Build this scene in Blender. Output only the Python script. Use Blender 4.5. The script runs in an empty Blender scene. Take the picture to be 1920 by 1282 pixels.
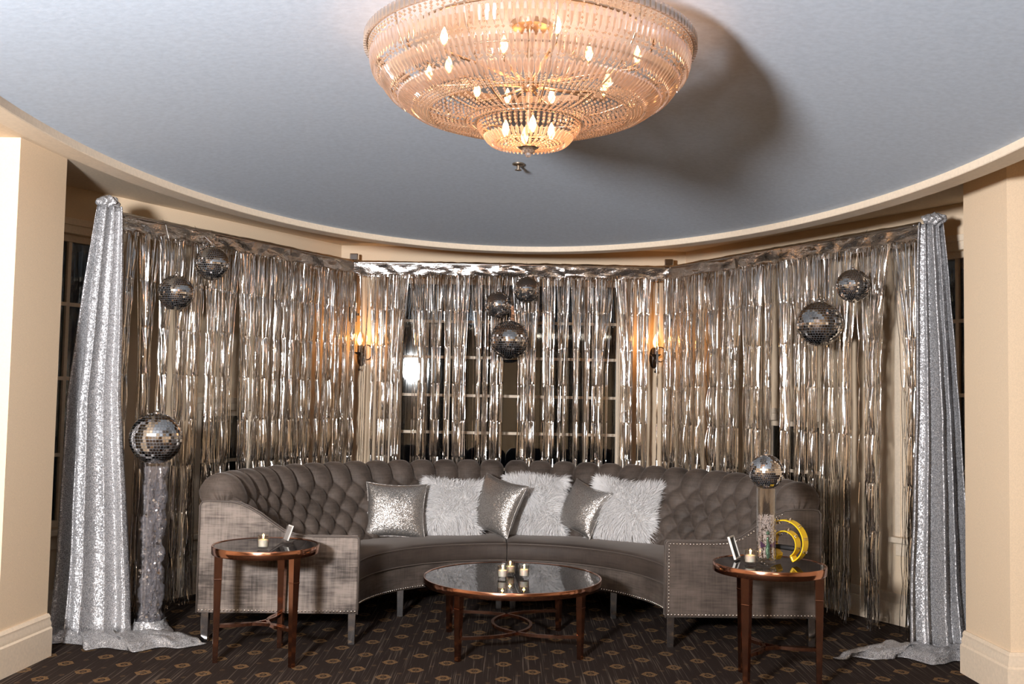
import bpy, math, random
from math import sin, cos, pi, radians, sqrt, atan2, hypot
from mathutils import Vector, Matrix, noise

rng = random.Random(7)
SC = bpy.context.scene
COL = SC.collection

# ------------------------------------------------------------------ camera, world, key light, exposure
cam = bpy.data.objects.new('camera', bpy.data.cameras.new('camera'))
COL.objects.link(cam)
cam.data.lens = 35.006
cam.data.sensor_width = 36.0
cam.data.clip_start = 0.05
cam.matrix_world = (Matrix.Translation((0, 0, 1.5)) @ Matrix.Rotation(radians(93.19), 4, 'X')
                    @ Matrix.Rotation(0.019, 4, 'Z'))
SC.camera = cam

world = bpy.data.worlds.new('night')
SC.world = world
world.use_nodes = True
world.node_tree.nodes['Background'].inputs[0].default_value = (0.10, 0.13, 0.2, 1)
world.node_tree.nodes['Background'].inputs[1].default_value = 0.01

def lamp(name, kind, loc, power, color, size=0.1, target=None):
    l = bpy.data.lights.new(name, kind)
    l.energy = power
    l.color = color
    if kind == 'AREA':
        l.shape = 'DISK'
        l.size = size
    else:
        l.shadow_soft_size = size
    o = bpy.data.objects.new(name, l)
    COL.objects.link(o)
    o.location = loc
    if target is not None:
        o.rotation_euler = (Vector(target) - Vector(loc)).to_track_quat('-Z', 'Y').to_euler()
    return o

# the photographer's flash: left of the camera, a little above eye height
lamp('flash_softbox', 'AREA', (-1.72, 0.1, 1.98), 660, (0.97, 0.97, 1.0), 0.55, (-0.8, 4.0, 4.7))
# omni fill added next to the flash to brighten the ceiling by bounce
lamp('added_omni_fill', 'POINT', (-1.72, -0.05, 1.98), 140, (0.96, 0.97, 1.0), 0.16)
# unseen fill added behind the camera to brighten the hall and its reflections
lamp('added_hall_fill', 'AREA', (1.2, -2.2, 2.75), 90, (1.0, 0.86, 0.70), 1.6, (1.2, -2.2, 0))

SC.view_settings.view_transform = 'Standard'
SC.view_settings.look = 'None'
SC.view_settings.exposure = 0.0
SC.view_settings.gamma = 1.0
SC.view_settings.use_curve_mapping = False
cy = SC.cycles
cy.max_bounces = 10
cy.diffuse_bounces = 4
cy.glossy_bounces = 5
cy.transmission_bounces = 8
cy.transparent_max_bounces = 24
cy.sample_clamp_indirect = 6.0
cy.use_denoising = True
cy.caustics_reflective = False
cy.caustics_refractive = False

# ------------------------------------------------------------------ materials
def new_mat(name):
    m = bpy.data.materials.new(name)
    m.use_nodes = True
    t = m.node_tree
    return m, t, t.nodes['Principled BSDF']

def nd(t, kind, **kw):
    n = t.nodes.new(kind)
    for k, v in kw.items():
        if k.startswith('i_'):
            key = k[2:]
            n.inputs[int(key) if key.isdigit() else key.replace('_', ' ')].default_value = v
        else:
            setattr(n, k, v)
    return n

def lk(t, a, b):
    t.links.new(a, b)

def objco(t, scale=(1, 1, 1)):
    c = nd(t, 'ShaderNodeTexCoord')
    m = nd(t, 'ShaderNodeMapping')
    m.inputs['Scale'].default_value = scale
    lk(t, c.outputs['Object'], m.inputs['Vector'])
    return m.outputs['Vector']

def math_(t, op, a, b=None, c=None):
    n = nd(t, 'ShaderNodeMath', operation=op)
    for i, v in enumerate((a, b, c)):
        if v is None:
            continue
        if isinstance(v, (int, float)):
            n.inputs[i].default_value = v
        else:
            lk(t, v, n.inputs[i])
    return n.outputs[0]

def mixc(t, fac, a, b):
    n = nd(t, 'ShaderNodeMix', data_type='RGBA')
    for i, v in ((0, fac), (6, a), (7, b)):
        if isinstance(v, (int, float)):
            n.inputs[i].default_value = v
        elif isinstance(v, tuple):
            n.inputs[i].default_value = (*v, 1) if len(v) == 3 else v
        else:
            lk(t, v, n.inputs[i])
    return n.outputs[2]

def ramp(t, fac, p0, p1):
    n = nd(t, 'ShaderNodeMapRange')
    lk(t, fac, n.inputs[0])
    n.inputs[1].default_value = p0
    n.inputs[2].default_value = p1
    return n.outputs[0]

def noise_(t, vec, scale, detail=3, rough=0.55):
    n = nd(t, 'ShaderNodeTexNoise')
    n.inputs['Scale'].default_value = scale
    n.inputs['Detail'].default_value = detail
    n.inputs['Roughness'].default_value = rough
    lk(t, vec, n.inputs['Vector'])
    return n.outputs['Fac']

def bump(t, bsdf, h, strength, dist=0.01):
    n = nd(t, 'ShaderNodeBump')
    n.inputs['Strength'].default_value = strength
    n.inputs['Distance'].default_value = dist
    lk(t, h, n.inputs['Height'])
    lk(t, n.outputs[0], bsdf.inputs['Normal'])

def simple(name, color, rough=0.5, metal=0.0, bumpy=0.0, bscale=60, spec=0.5, **kw):
    m, t, b = new_mat(name)
    b.inputs['Base Color'].default_value = (*color, 1)
    b.inputs['Roughness'].default_value = rough
    b.inputs['Metallic'].default_value = metal
    b.inputs['Specular IOR Level'].default_value = spec
    for k, v in kw.items():
        b.inputs[k.replace('_', ' ')].default_value = v
    v = objco(t)
    nz = noise_(t, v, bscale)
    c = mixc(t, ramp(t, nz, 0.3, 0.7), tuple(x * 0.93 for x in color), tuple(min(1, x * 1.05) for x in color))
    lk(t, c, b.inputs['Base Color'])
    if bumpy:
        bump(t, b, nz, bumpy, 0.004)
    return m

def velvet(name, dark, light, amount, sheen=0.16):
    m, t, b = new_mat(name)
    v1 = objco(t, (5, 5, 60))
    v2 = objco(t, (70, 70, 4))
    v3 = objco(t, (4.2, 4.2, 6.5))
    a = noise_(t, v1, 1.6, 4, 0.6)
    c = noise_(t, v2, 1.6, 4, 0.6)
    d = noise_(t, v3, 1.0, 3, 0.6)
    w = math_(t, 'ADD', math_(t, 'MULTIPLY', a, 0.29), math_(t, 'MULTIPLY', c, 0.21))
    w = math_(t, 'ADD', w, math_(t, 'MULTIPLY', d, 0.50))
    f = ramp(t, w, 0.5 - 0.16 / amount, 0.5 + 0.16 / amount)
    lk(t, mixc(t, f, dark, light), b.inputs['Base Color'])
    b.inputs['Roughness'].default_value = 0.62
    b.inputs['Specular IOR Level'].default_value = 0.25
    b.inputs['Sheen Weight'].default_value = sheen
    b.inputs['Sheen Roughness'].default_value = 0.35
    b.inputs['Sheen Tint'].default_value = (0.9, 0.8, 0.72, 1)
    bump(t, b, a, 0.12, 0.003)
    return m

def sparkle(name, color, scale, tilt, rough, metal=0.85, stretch=(1, 1, 1)):
    """sequin cloth: each cell (one sequin) has its own tilt"""
    m, t, b = new_mat(name)
    v = objco(t, stretch)
    vo = nd(t, 'ShaderNodeTexVoronoi')
    vo.inputs['Scale'].default_value = scale
    lk(t, v, vo.inputs['Vector'])
    sub = nd(t, 'ShaderNodeVectorMath', operation='SUBTRACT')
    lk(t, vo.outputs['Color'], sub.inputs[0])
    sub.inputs[1].default_value = (0.5, 0.5, 0.5)
    mul = nd(t, 'ShaderNodeVectorMath', operation='SCALE')
    lk(t, sub.outputs[0], mul.inputs[0])
    mul.inputs['Scale'].default_value = tilt
    g = nd(t, 'ShaderNodeNewGeometry')
    add = nd(t, 'ShaderNodeVectorMath', operation='ADD')
    lk(t, g.outputs['Normal'], add.inputs[0])
    lk(t, mul.outputs[0], add.inputs[1])
    nm = nd(t, 'ShaderNodeVectorMath', operation='NORMALIZE')
    lk(t, add.outputs[0], nm.inputs[0])
    lk(t, nm.outputs[0], b.inputs['Normal'])
    edge = ramp(t, vo.outputs['Distance'], 0.25, 0.6)
    lk(t, mixc(t, edge, color, tuple(x * 0.45 for x in color)), b.inputs['Base Color'])
    b.inputs['Metallic'].default_value = metal
    b.inputs['Roughness'].default_value = rough
    return m

def foil(name, rough, stretch, scale, strength, color=(0.84, 0.82, 0.80)):
    m, t, b = new_mat(name)
    b.inputs['Base Color'].default_value = (*color, 1)
    b.inputs['Metallic'].default_value = 1.0
    b.inputs['Roughness'].default_value = rough
    bump(t, b, noise_(t, objco(t, stretch), scale, 3, 0.6), strength, 0.006)
    return m

def thin_glass(name, tint=(1, 1, 1), gloss=0.12, rough=0.02):
    m, t, b = new_mat(name)
    out = t.nodes['Material Output']
    t.nodes.remove(b)
    tr = nd(t, 'ShaderNodeBsdfTransparent')
    tr.inputs[0].default_value = (*tint, 1)
    gl = nd(t, 'ShaderNodeBsdfGlossy')
    gl.inputs['Roughness'].default_value = rough
    fr = nd(t, 'ShaderNodeLayerWeight')
    fr.inputs['Blend'].default_value = 0.35
    fac = math_(t, 'ADD', math_(t, 'MULTIPLY', fr.outputs['Facing'], 0.55), gloss)
    mx = nd(t, 'ShaderNodeMixShader')
    lk(t, fac, mx.inputs[0])
    lk(t, tr.outputs[0], mx.inputs[1])
    lk(t, gl.outputs[0], mx.inputs[2])
    lk(t, mx.outputs[0], out.inputs[0])
    return m

def crystal(name, clear, tint=(1, 0.97, 0.93), scatter=0.15):
    """cut lead crystal: clear share, mirror flashes from facets and inner scatter"""
    m, t, b = new_mat(name)
    out = t.nodes['Material Output']
    t.nodes.remove(b)
    tr = nd(t, 'ShaderNodeBsdfTransparent')
    tr.inputs[0].default_value = (0.97, 0.95, 0.92, 1)
    gl = nd(t, 'ShaderNodeBsdfGlossy')
    gl.inputs['Roughness'].default_value = 0.06
    tl = nd(t, 'ShaderNodeBsdfTranslucent')
    tl.inputs[0].default_value = (*tint, 1)
    df = nd(t, 'ShaderNodeBsdfDiffuse')
    df.inputs[0].default_value = (*tint, 1)
    m0 = nd(t, 'ShaderNodeMixShader', i_0=scatter)
    lk(t, tl.outputs[0], m0.inputs[1])
    lk(t, df.outputs[0], m0.inputs[2])
    m1 = nd(t, 'ShaderNodeMixShader', i_0=0.5)
    lk(t, gl.outputs[0], m1.inputs[1])
    lk(t, m0.outputs[0], m1.inputs[2])
    m2 = nd(t, 'ShaderNodeMixShader')
    m2.inputs[0].default_value = 1 - clear
    lk(t, tr.outputs[0], m2.inputs[1])
    lk(t, m1.outputs[0], m2.inputs[2])
    lk(t, m2.outputs[0], out.inputs[0])
    return m

def glow(name, color, strength):
    m, t, b = new_mat(name)
    b.inputs['Base Color'].default_value = (*color, 1)
    b.inputs['Emission Color'].default_value = (*color, 1)
    b.inputs['Emission Strength'].default_value = strength
    return m

def carpet_mat():
    m, t, b = new_mat('carpet')
    co = nd(t, 'ShaderNodeTexCoord')
    sp = nd(t, 'ShaderNodeSeparateXYZ')
    lk(t, co.outputs['Object'], sp.inputs[0])
    X, Y = sp.outputs[0], sp.outputs[1]
    def cell(ox, oy, kx, ky, px=0.32, py=0.30):
        fx = math_(t, 'ABSOLUTE', math_(t, 'SUBTRACT', math_(t, 'FRACT', math_(t, 'ADD', math_(t, 'DIVIDE', X, px), ox)), 0.5))
        fy = math_(t, 'ABSOLUTE', math_(t, 'SUBTRACT', math_(t, 'FRACT', math_(t, 'ADD', math_(t, 'DIVIDE', Y, py), oy)), 0.5))
        dx = math_(t, 'MULTIPLY', fx, px / kx)
        dy = math_(t, 'MULTIPLY', fy, py / ky)
        dia = math_(t, 'ADD', dx, dy)
        box = math_(t, 'MULTIPLY', dy, 1.55)
        return math_(t, 'MAXIMUM', dia, box)
    d = math_(t, 'MINIMUM', cell(0.04, 0.0, 0.047, 0.072), cell(0.54, 0.5, 0.047, 0.072))
    outer = math_(t, 'LESS_THAN', d, 1.0)
    inner = math_(t, 'GREATER_THAN', d, 0.46)
    core = math_(t, 'LESS_THAN', d, 0.22)
    ring = math_(t, 'MAXIMUM', math_(t, 'MULTIPLY', outer, inner), math_(t, 'MULTIPLY', core, 0.6))
    d2 = math_(t, 'MINIMUM', cell(0.29, 0.25, 0.016, 0.026), cell(0.79, 0.75, 0.016, 0.026))
    small = math_(t, 'MULTIPLY', math_(t, 'LESS_THAN', d2, 1.0), 0.30)
    rag = noise_(t, objco(t, (160, 60, 1)), 1.0, 2)
    fac = math_(t, 'MULTIPLY', math_(t, 'MAXIMUM', ring, small), ramp(t, rag, 0.25, 0.55))
    st = noise_(t, objco(t, (120, 1.8, 1)), 1.0, 2, 0.5)
    st2 = noise_(t, objco(t, (45, 0.9, 1)), 1.0, 2, 0.5)
    streak = math_(t, 'MAXIMUM', ramp(t, st, 0.57, 0.70), ramp(t, st2, 0.63, 0.72))
    basec = mixc(t, math_(t, 'MULTIPLY', streak, 0.75), (0.026, 0.018, 0.015), (0.15, 0.115, 0.09))
    lk(t, mixc(t, fac, basec, (0.20, 0.118, 0.055)), b.inputs['Base Color'])
    b.inputs['Roughness'].default_value = 0.95
    b.inputs['Specular IOR Level'].default_value = 0.1
    bump(t, b, noise_(t, objco(t), 350, 2), 0.5, 0.004)
    return m

def pane_mat():
    m, t, b = new_mat('window_glass')
    out = t.nodes['Material Output']
    t.nodes.remove(b)
    tr = nd(t, 'ShaderNodeBsdfTransparent')
    tr.inputs[0].default_value = (0.75, 0.8, 0.8, 1)
    gl = nd(t, 'ShaderNodeBsdfGlossy')
    gl.inputs['Roughness'].default_value = 0.03
    mx = nd(t, 'ShaderNodeMixShader')
    fr = nd(t, 'ShaderNodeLayerWeight', i_Blend=0.3)
    lk(t, math_(t, 'ADD', math_(t, 'MULTIPLY', fr.outputs['Fresnel'], 1.0), 0.05), mx.inputs[0])
    lk(t, tr.outputs[0], mx.inputs[1])
    lk(t, gl.outputs[0], mx.inputs[2])
    lk(t, mx.outputs[0], out.inputs[0])
    return m

CREAM = (0.80, 0.625, 0.435)
M = {
    'wall': simple('cream_wall', CREAM, 0.75, bumpy=0.12, bscale=180, spec=0.2),
    'trim': simple('cream_trim', (0.80, 0.66, 0.50), 0.5, bumpy=0.03, spec=0.35),
    'soffit': simple('soffit_paint', (0.78, 0.64, 0.48), 0.8, spec=0.2),
    'sky_ceiling': simple('blue_grey_ceiling', (0.54, 0.605, 0.685), 0.85, bumpy=0.1, bscale=40, spec=0.2),
    'carpet': carpet_mat(),
    'glass': pane_mat(),
    'foil_strip': foil('tinsel_foil', 0.09, (1, 1, 0.16), 150, 0.16),
    'foil_header': foil('header_foil', 0.16, (1, 1, 2.2), 14, 0.9),
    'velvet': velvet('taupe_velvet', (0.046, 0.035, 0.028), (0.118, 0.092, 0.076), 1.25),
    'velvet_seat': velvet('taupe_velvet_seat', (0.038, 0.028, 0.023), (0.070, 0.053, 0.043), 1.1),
    'velvet_front': velvet('crushed_taupe_velvet', (0.046, 0.035, 0.029), (0.110, 0.088, 0.073), 1.6),
    'velvet_nap_sheen': velvet('crushed_velvet_nap_sheen', (0.055, 0.043, 0.036), (0.25, 0.205, 0.175), 1.7, 0.2),  # left arm's velvet: light caught by its brushed nap is put into paler colours
    'piping': simple('piping_velvet', (0.09, 0.07, 0.058), 0.6),
    'chrome': simple('chrome', (0.80, 0.79, 0.78), 0.12, 1.0),
    'nail': simple('nickel_nail', (0.85, 0.80, 0.74), 0.18, 1.0),
    'copper': simple('rose_gold', (0.50, 0.255, 0.17), 0.13, 1.0, bumpy=0.02, bscale=30),
    'black_glass': simple('black_mirror_glass', (0.012, 0.012, 0.014), 0.03, 0.0, spec=0.6),
    'sequin_cloth': sparkle('silver_sequin_cloth', (0.74, 0.73, 0.74), 190, 0.60, 0.38, 0.45, (1, 1, 0.8)),
    'sequin_pillow': sparkle('silver_sequin_pillow', (0.60, 0.56, 0.52), 260, 0.45, 0.36, 0.72),
    'fur': simple('white_fur', (0.80, 0.78, 0.765), 0.7, spec=0.2, Sheen_Weight=0.4),
    'fur_base': simple('white_fur_backing', (0.72, 0.70, 0.68), 0.9, spec=0.1),
    'mirror': simple('mirror_tile', (0.88, 0.87, 0.86), 0.035, 1.0),
    'ball_core': simple('ball_core', (0.22, 0.22, 0.225), 0.5, 0.3),
    'clear': thin_glass('clear_acrylic', (0.97, 0.97, 0.98), 0.06),
    'cup_glass': thin_glass('cup_glass', (0.97, 0.96, 0.94), 0.10),
    'cellophane': crystal('iridescent_cellophane', 0.62, (0.90, 0.88, 0.93), 0.7),
    'vase_bead': simple('clear_vase_bead', (0.72, 0.64, 0.62), 0.12, spec=0.9),
    'crystal': crystal('cut_crystal', 0.38, (1.0, 0.83, 0.70), 0.05),
    'crystal_bead': crystal('crystal_bead', 0.35, (1.0, 0.80, 0.62), 0.05),
    'brass': simple('aged_nickel', (0.50, 0.40, 0.30), 0.3, 1.0),
    'bulb': glow('bulb_glow', (1.0, 0.46, 0.16), 34),
    'sconce_bulb': glow('sconce_bulb_glow', (1.0, 0.50, 0.16), 14),
    'flame': glow('flame', (1.0, 0.60, 0.20), 9),
    'wax': simple('white_wax', (0.92, 0.86, 0.76), 0.5, Subsurface_Weight=0.3),
    'iron': simple('dark_bronze', (0.045, 0.033, 0.026), 0.35, 0.8),
    'yellow': simple('yellow_plastic', (0.90, 0.56, 0.015), 0.32),
    'black': simple('black_rubber', (0.015, 0.014, 0.014), 0.55),
    'white': simple('white_card', (0.78, 0.76, 0.70), 0.6),
    'purple': sparkle('purple_glitter', (0.16, 0.06, 0.20), 400, 0.5, 0.4, 0.3),
    'green': sparkle('green_glitter', (0.22, 0.42, 0.30), 400, 0.6, 0.3, 0.5),
    'label': simple('paper_label', (0.72, 0.72, 0.70), 0.6),
    'plate': simple('outlet_plastic', (0.55, 0.45, 0.34), 0.5),
}

# ------------------------------------------------------------------ mesh helpers
class MB:
    def __init__(s):
        s.v, s.f = [], []
    def add(s, vs, fs):
        o = len(s.v)
        s.v.extend([tuple(p) for p in vs])
        s.f.extend([tuple(i + o for i in q) for q in fs])
        return s
    def box(s, c, d, mat=None):
        hx, hy, hz = d[0] / 2, d[1] / 2, d[2] / 2
        p = [Vector((x * hx, y * hy, z * hz)) for z in (-1, 1) for x, y in ((-1, -1), (1, -1), (1, 1), (-1, 1))]
        if mat is not None:
            p = [mat @ q for q in p]
        p = [q + Vector(c) for q in p]
        return s.add(p, [(3, 2, 1, 0), (4, 5, 6, 7), (0, 1, 5, 4), (1, 2, 6, 5), (2, 3, 7, 6), (3, 0, 4, 7)])
    def prism(s, poly, lo, hi, fn):
        """extrude a 2D polygon (ccw) between lo and hi; fn(a, b, t) -> point"""
        n = len(poly)
        vs = [fn(a, b, lo) for a, b in poly] + [fn(a, b, hi) for a, b in poly]
        fs = [tuple(range(n))[::-1], tuple(range(n, 2 * n))]
        fs += [(i, (i + 1) % n, n + (i + 1) % n, n + i) for i in range(n)]
        return s.add(vs, fs)
    def tube(s, path, r, n=8, closed=False, rot=0.0, up=None):
        P = [Vector(p) for p in path]
        m = len(P)
        R = r if isinstance(r, (list, tuple)) else [r] * m
        prev = None
        vs = []
        for i in range(m):
            if closed:
                d = P[(i + 1) % m] - P[i - 1]
            else:
                d = P[min(i + 1, m - 1)] - P[max(i - 1, 0)]
            d.normalize()
            if up is not None:
                x = Vector(up).cross(d)
                if x.length < 1e-4:
                    x = Vector((1, 0, 0))
                x.normalize()
            elif prev is None:
                x = d.orthogonal().normalized()
                if abs(d.z) > 0.9:
                    x = Vector((1, 0, 0)) - d * d.x
                    x.normalize()
            else:
                x = prev - d * prev.dot(d)
                x.normalize()
            prev = x
            y = d.cross(x)
            for k in range(n):
                a = 2 * pi * k / n + rot
                vs.append(P[i] + (x * cos(a) + y * sin(a)) * R[i])
        fs = []
        for i in range(m if closed else m - 1):
            j = (i + 1) % m
            for k in range(n):
                l = (k + 1) % n
                fs.append((i * n + k, i * n + l, j * n + l, j * n + k))
        if not closed:
            fs.append(tuple(range(n))[::-1])
            fs.append(tuple((m - 1) * n + k for k in range(n)))
        return s.add(vs, fs)
    def lathe(s, prof, n=24, c=(0, 0, 0), mat=None, cap=True):
        vs, fs = [], []
        m = len(prof)
        for r, z in prof:
            for k in range(n):
                a = 2 * pi * k / n
                vs.append(Vector((r * cos(a), r * sin(a), z)))
        for i in range(m - 1):
            for k in range(n):
                l = (k + 1) % n
                fs.append((i * n + k, i * n + l, (i + 1) * n + l, (i + 1) * n + k))
        if cap:
            fs.append(tuple(range(n))[::-1])
            fs.append(tuple((m - 1) * n + k for k in range(n)))
        if mat is not None:
            vs = [mat @ v for v in vs]
        return s.add([v + Vector(c) for v in vs], fs)
    def sphere(s, c, r, n=16, m=10, sc=(1, 1, 1)):
        prof = [(max(1e-4, r * sin(pi * i / m)), -r * cos(pi * i / m)) for i in range(m + 1)]
        return s.lathe(prof, n, c, Matrix.Diagonal(sc))
    def grid(s, nu, nv, fn, closeu=False):
        vs = [fn(i / (nu if closeu else nu - 1), j / (nv - 1)) for j in range(nv) for i in range(nu)]
        fs = []
        for j in range(nv - 1):
            for i in range(nu if closeu else nu - 1):
                k = (i + 1) % nu
                fs.append((j * nu + i, j * nu + k, (j + 1) * nu + k, (j + 1) * nu + i))
        return s.add(vs, fs)
    def build(s, name, mat, parent=None, loc=(0, 0, 0), rz=0.0, smooth=None, kind=None, label=None, mods=()):
        me = bpy.data.meshes.new(name)
        me.from_pydata(s.v, [], s.f)
        me.update()
        me.materials.append(M[mat] if isinstance(mat, str) else mat)
        if smooth is not None:
            me.polygons.foreach_set('use_smooth', [True] * len(me.polygons))
            if smooth < 179:
                me.set_sharp_from_angle(angle=radians(smooth))
        o = bpy.data.objects.new(name, me)
        COL.objects.link(o)
        o.location = loc
        o.rotation_euler = (0, 0, rz)
        if parent is not None:
            o.parent = parent
        if kind:
            o['kind'] = kind
        if label:
            o['label'] = label
        for k, v in mods:
            if k == 'bevel':
                md = o.modifiers.new('bevel', 'BEVEL')
                md.width = v
                md.segments = 2
                md.limit_method = 'ANGLE'
                md.angle_limit = radians(40)
            elif k == 'solid':
                md = o.modifiers.new('solid', 'SOLIDIFY')
                md.thickness = v
        return o

def tag(o, label, cat, group=None, kind=None):
    o['label'] = label
    o['category'] = cat
    if group:
        o['group'] = group
    if kind:
        o['kind'] = kind
    return o

def thing(name, label, cat, loc=(0, 0, 0), rz=0.0, group=None):
    o = bpy.data.objects.new(name, None)
    COL.objects.link(o)
    o.location = loc
    o.rotation_euler = (0, 0, rz)
    o.empty_display_size = 0.1
    return tag(o, label, cat, group)

def setting(name, loc=(0, 0, 0), rz=0.0):
    o = bpy.data.objects.new(name, None)
    COL.objects.link(o)
    o.location = loc
    o.rotation_euler = (0, 0, rz)
    o['kind'] = 'structure'
    return o

def inst(src, parent=None, mw=None):
    o = src.copy()
    COL.objects.link(o)
    if parent is not None:
        o.parent = parent
    if mw is not None:
        o.matrix_basis = mw
    return o

def S(mb, name, mat, **kw):
    return mb.build(name, mat, kind='structure', **kw)

# ------------------------------------------------------------------ room
ZS = 2.83
EC = (0.06, 4.40)
EA, EB = 2.20, 3.47
DOME = 0.19
def dome_z(x, y):
    q = ((x - EC[0]) / EA) ** 2 + ((y - EC[1]) / EB) ** 2
    return 2.70 + DOME * max(0.0, 1 - q)

mb = MB()
mb.add([(-6, -4.6, 0), (6, -4.6, 0), (6, 9.6, 0), (-6, 9.6, 0), (-6, -4.6, -.1), (6, -4.6, -.1), (6, 9.6, -.1), (-6, 9.6, -.1)],
       [(0, 1, 2, 3), (7, 6, 5, 4), (0, 4, 5, 1), (1, 5, 6, 2), (2, 6, 7, 3), (3, 7, 4, 0)])
S(mb, 'floor', 'carpet')

# domed oval ceiling
mb = MB()
NA = 128
mb.grid(NA, 25, lambda u, v: (EC[0] + EA * v * cos(2 * pi * u) if v else EC[0] + 1e-4 * cos(2 * pi * u),
                              EC[1] + EB * v * sin(2 * pi * u) if v else EC[1] + 1e-4 * sin(2 * pi * u),
                              2.70 + DOME * (1 - v * v)), closeu=True)
S(mb, 'ceiling', 'sky_ceiling', smooth=180)

# lip around the oval
LW = 0.13
def ell(u, off):
    a = 2 * pi * u
    nx, ny = cos(a) / EA, sin(a) / EB
    l = hypot(nx, ny)
    return EC[0] + EA * cos(a) + off * nx / l, EC[1] + EB * sin(a) + off * ny / l
prof = [(0.0, 2.72), (0.0, 2.663), (0.004, 2.659), (LW - .004, 2.659), (LW, 2.663), (LW, ZS + .01)]
mb = MB()
mb.grid(192, len(prof), lambda u, v: (*ell(u, prof[round(v * (len(prof) - 1))][0]), prof[round(v * (len(prof) - 1))][1]), closeu=True)
S(mb, 'trim_1', 'trim', smooth=30)

# soffit outside the oval
mb = MB()
def soff(u, v):
    p = Vector(ell(u, LW - 0.005))
    if v < 0.5:
        return (p.x, p.y, ZS)
    c = Vector(EC)
    d = p - c
    k = 1e9
    for a, lo, hi in ((0, -6, 6), (1, -4.6, 9.6)):
        if d[a] > 1e-6:
            k = min(k, (hi - c[a]) / d[a])
        elif d[a] < -1e-6:
            k = min(k, (lo - c[a]) / d[a])
    q = c + d * k
    return (q.x, q.y, ZS)
mb.grid(384, 2, soff, closeu=True)
S(mb, 'ceiling_soffit', 'soffit')

def wall_panels(name, P0, P1, z0, z1, openings, thick=0.15):
    """a straight wall whose room face runs P0->P1 with the room on its right; body goes to the left"""
    P0, P1 = Vector(P0), Vector(P1)
    L = (P1 - P0).length
    ang = atan2(P1.y - P0.y, P1.x - P0.x)
    ss = sorted({0, L, *[o[0] for o in openings], *[o[1] for o in openings]})
    zz = sorted({z0, z1, *[o[2] for o in openings], *[o[3] for o in openings]})
    mb = MB()
    for a, b in zip(ss, ss[1:]):
        for c, d in zip(zz, zz[1:]):
            if any(o[0] <= a + 1e-6 and o[1] >= b - 1e-6 and o[2] <= c + 1e-6 and o[3] >= d - 1e-6 for o in openings):
                continue
            mb.box(((a + b) / 2, thick / 2, (c + d) / 2), (b - a, thick, d - c))
    return S(mb, name, 'wall', loc=(P0.x, P0.y, 0), rz=ang), ang

WIN_N = [0]
def window(P0, P1, s0, s1, z0, z1, cols, rows, casing=0.10, sill=True, deep=0.07):
    """window set in the wall P0->P1 (room on the right): frame, casing, sill, muntins and panes"""
    WIN_N[0] += 1
    P0, P1 = Vector(P0), Vector(P1)
    ang = atan2(P1.y - P0.y, P1.x - P0.x)
    w = setting('window_%d' % WIN_N[0], (P0.x, P0.y, 0), ang)
    # casing proud of the wall
    c = MB()
    for off, pr in ((0.0, 0.018), (casing * 0.55, 0.030)):
        k = casing - off
        c.box((s0 - off - k / 2, -pr / 2, (z0 + z1) / 2), (k, pr, z1 - z0))
        c.box((s1 + off + k / 2, -pr / 2, (z0 + z1) / 2), (k, pr, z1 - z0))
        c.box(((s0 + s1) / 2, -pr / 2, z1 + off + k / 2), (s1 - s0 + 2 * casing, pr, k))
    c.build('casing', 'trim', w, mods=[('bevel', .004)])
    if sill:
        MB().box(((s0 + s1) / 2, -0.03, z0 - 0.02), (s1 - s0 + 2 * casing + .04, 0.09, 0.04)).build('window_sill', 'trim', w, mods=[('bevel', .008)])
        MB().box(((s0 + s1) / 2, -0.011, z0 - 0.085), (s1 - s0 + 2 * casing, 0.022, 0.09)).build('apron', 'trim', w, mods=[('bevel', .004)])
    fr = MB()
    fw = 0.045
    yy = deep
    fr.box((s0 + fw / 2, yy, (z0 + z1) / 2), (fw, .05, z1 - z0))
    fr.box((s1 - fw / 2, yy, (z0 + z1) / 2), (fw, .05, z1 - z0))
    fr.box(((s0 + s1) / 2, yy, z1 - fw / 2), (s1 - s0 - 2 * fw, .05, fw))
    fr.box(((s0 + s1) / 2, yy, z0 + fw / 2), (s1 - s0 - 2 * fw, .05, fw))
    fr.build('window_frame', 'trim', w, mods=[('bevel', .004)])
    xs = [s0 + fw] + cols + [s1 - fw]
    zs = [z0 + fw] + rows + [z1 - fw]
    mw = 0.024
    for x in cols:
        MB().box((x, yy, (z0 + z1) / 2), (mw, .034, z1 - z0 - 2 * fw)).build('muntin', 'trim', w)
    for a, b in zip(xs, xs[1:]):
        a2 = a + (mw / 2 if a in cols else 0)
        b2 = b - (mw / 2 if b in cols else 0)
        for z in rows:
            MB().box(((a2 + b2) / 2, yy, z), (b2 - a2, .034, mw)).build('muntin', 'trim', w)
        for c_, d in zip(zs, zs[1:]):
            MB().box(((a + b) / 2, yy + .004, (c_ + d) / 2), (b - a, .004, d - c_)).build('pane', 'glass', w)
    return w

# bay walls (hexagonal bay behind the curtains)
WL0, WL1 = (-3.35, 5.75), (-1.54, 8.85)
WR0, WR1 = (1.54, 8.85), (3.35, 5.75)
LS = hypot(WL1[0] - WL0[0], WL1[1] - WL0[1])
def sl(y):            # distance along the left wall at depth y
    return (y - WL0[1]) / (WL1[1] - WL0[1]) * LS
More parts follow.
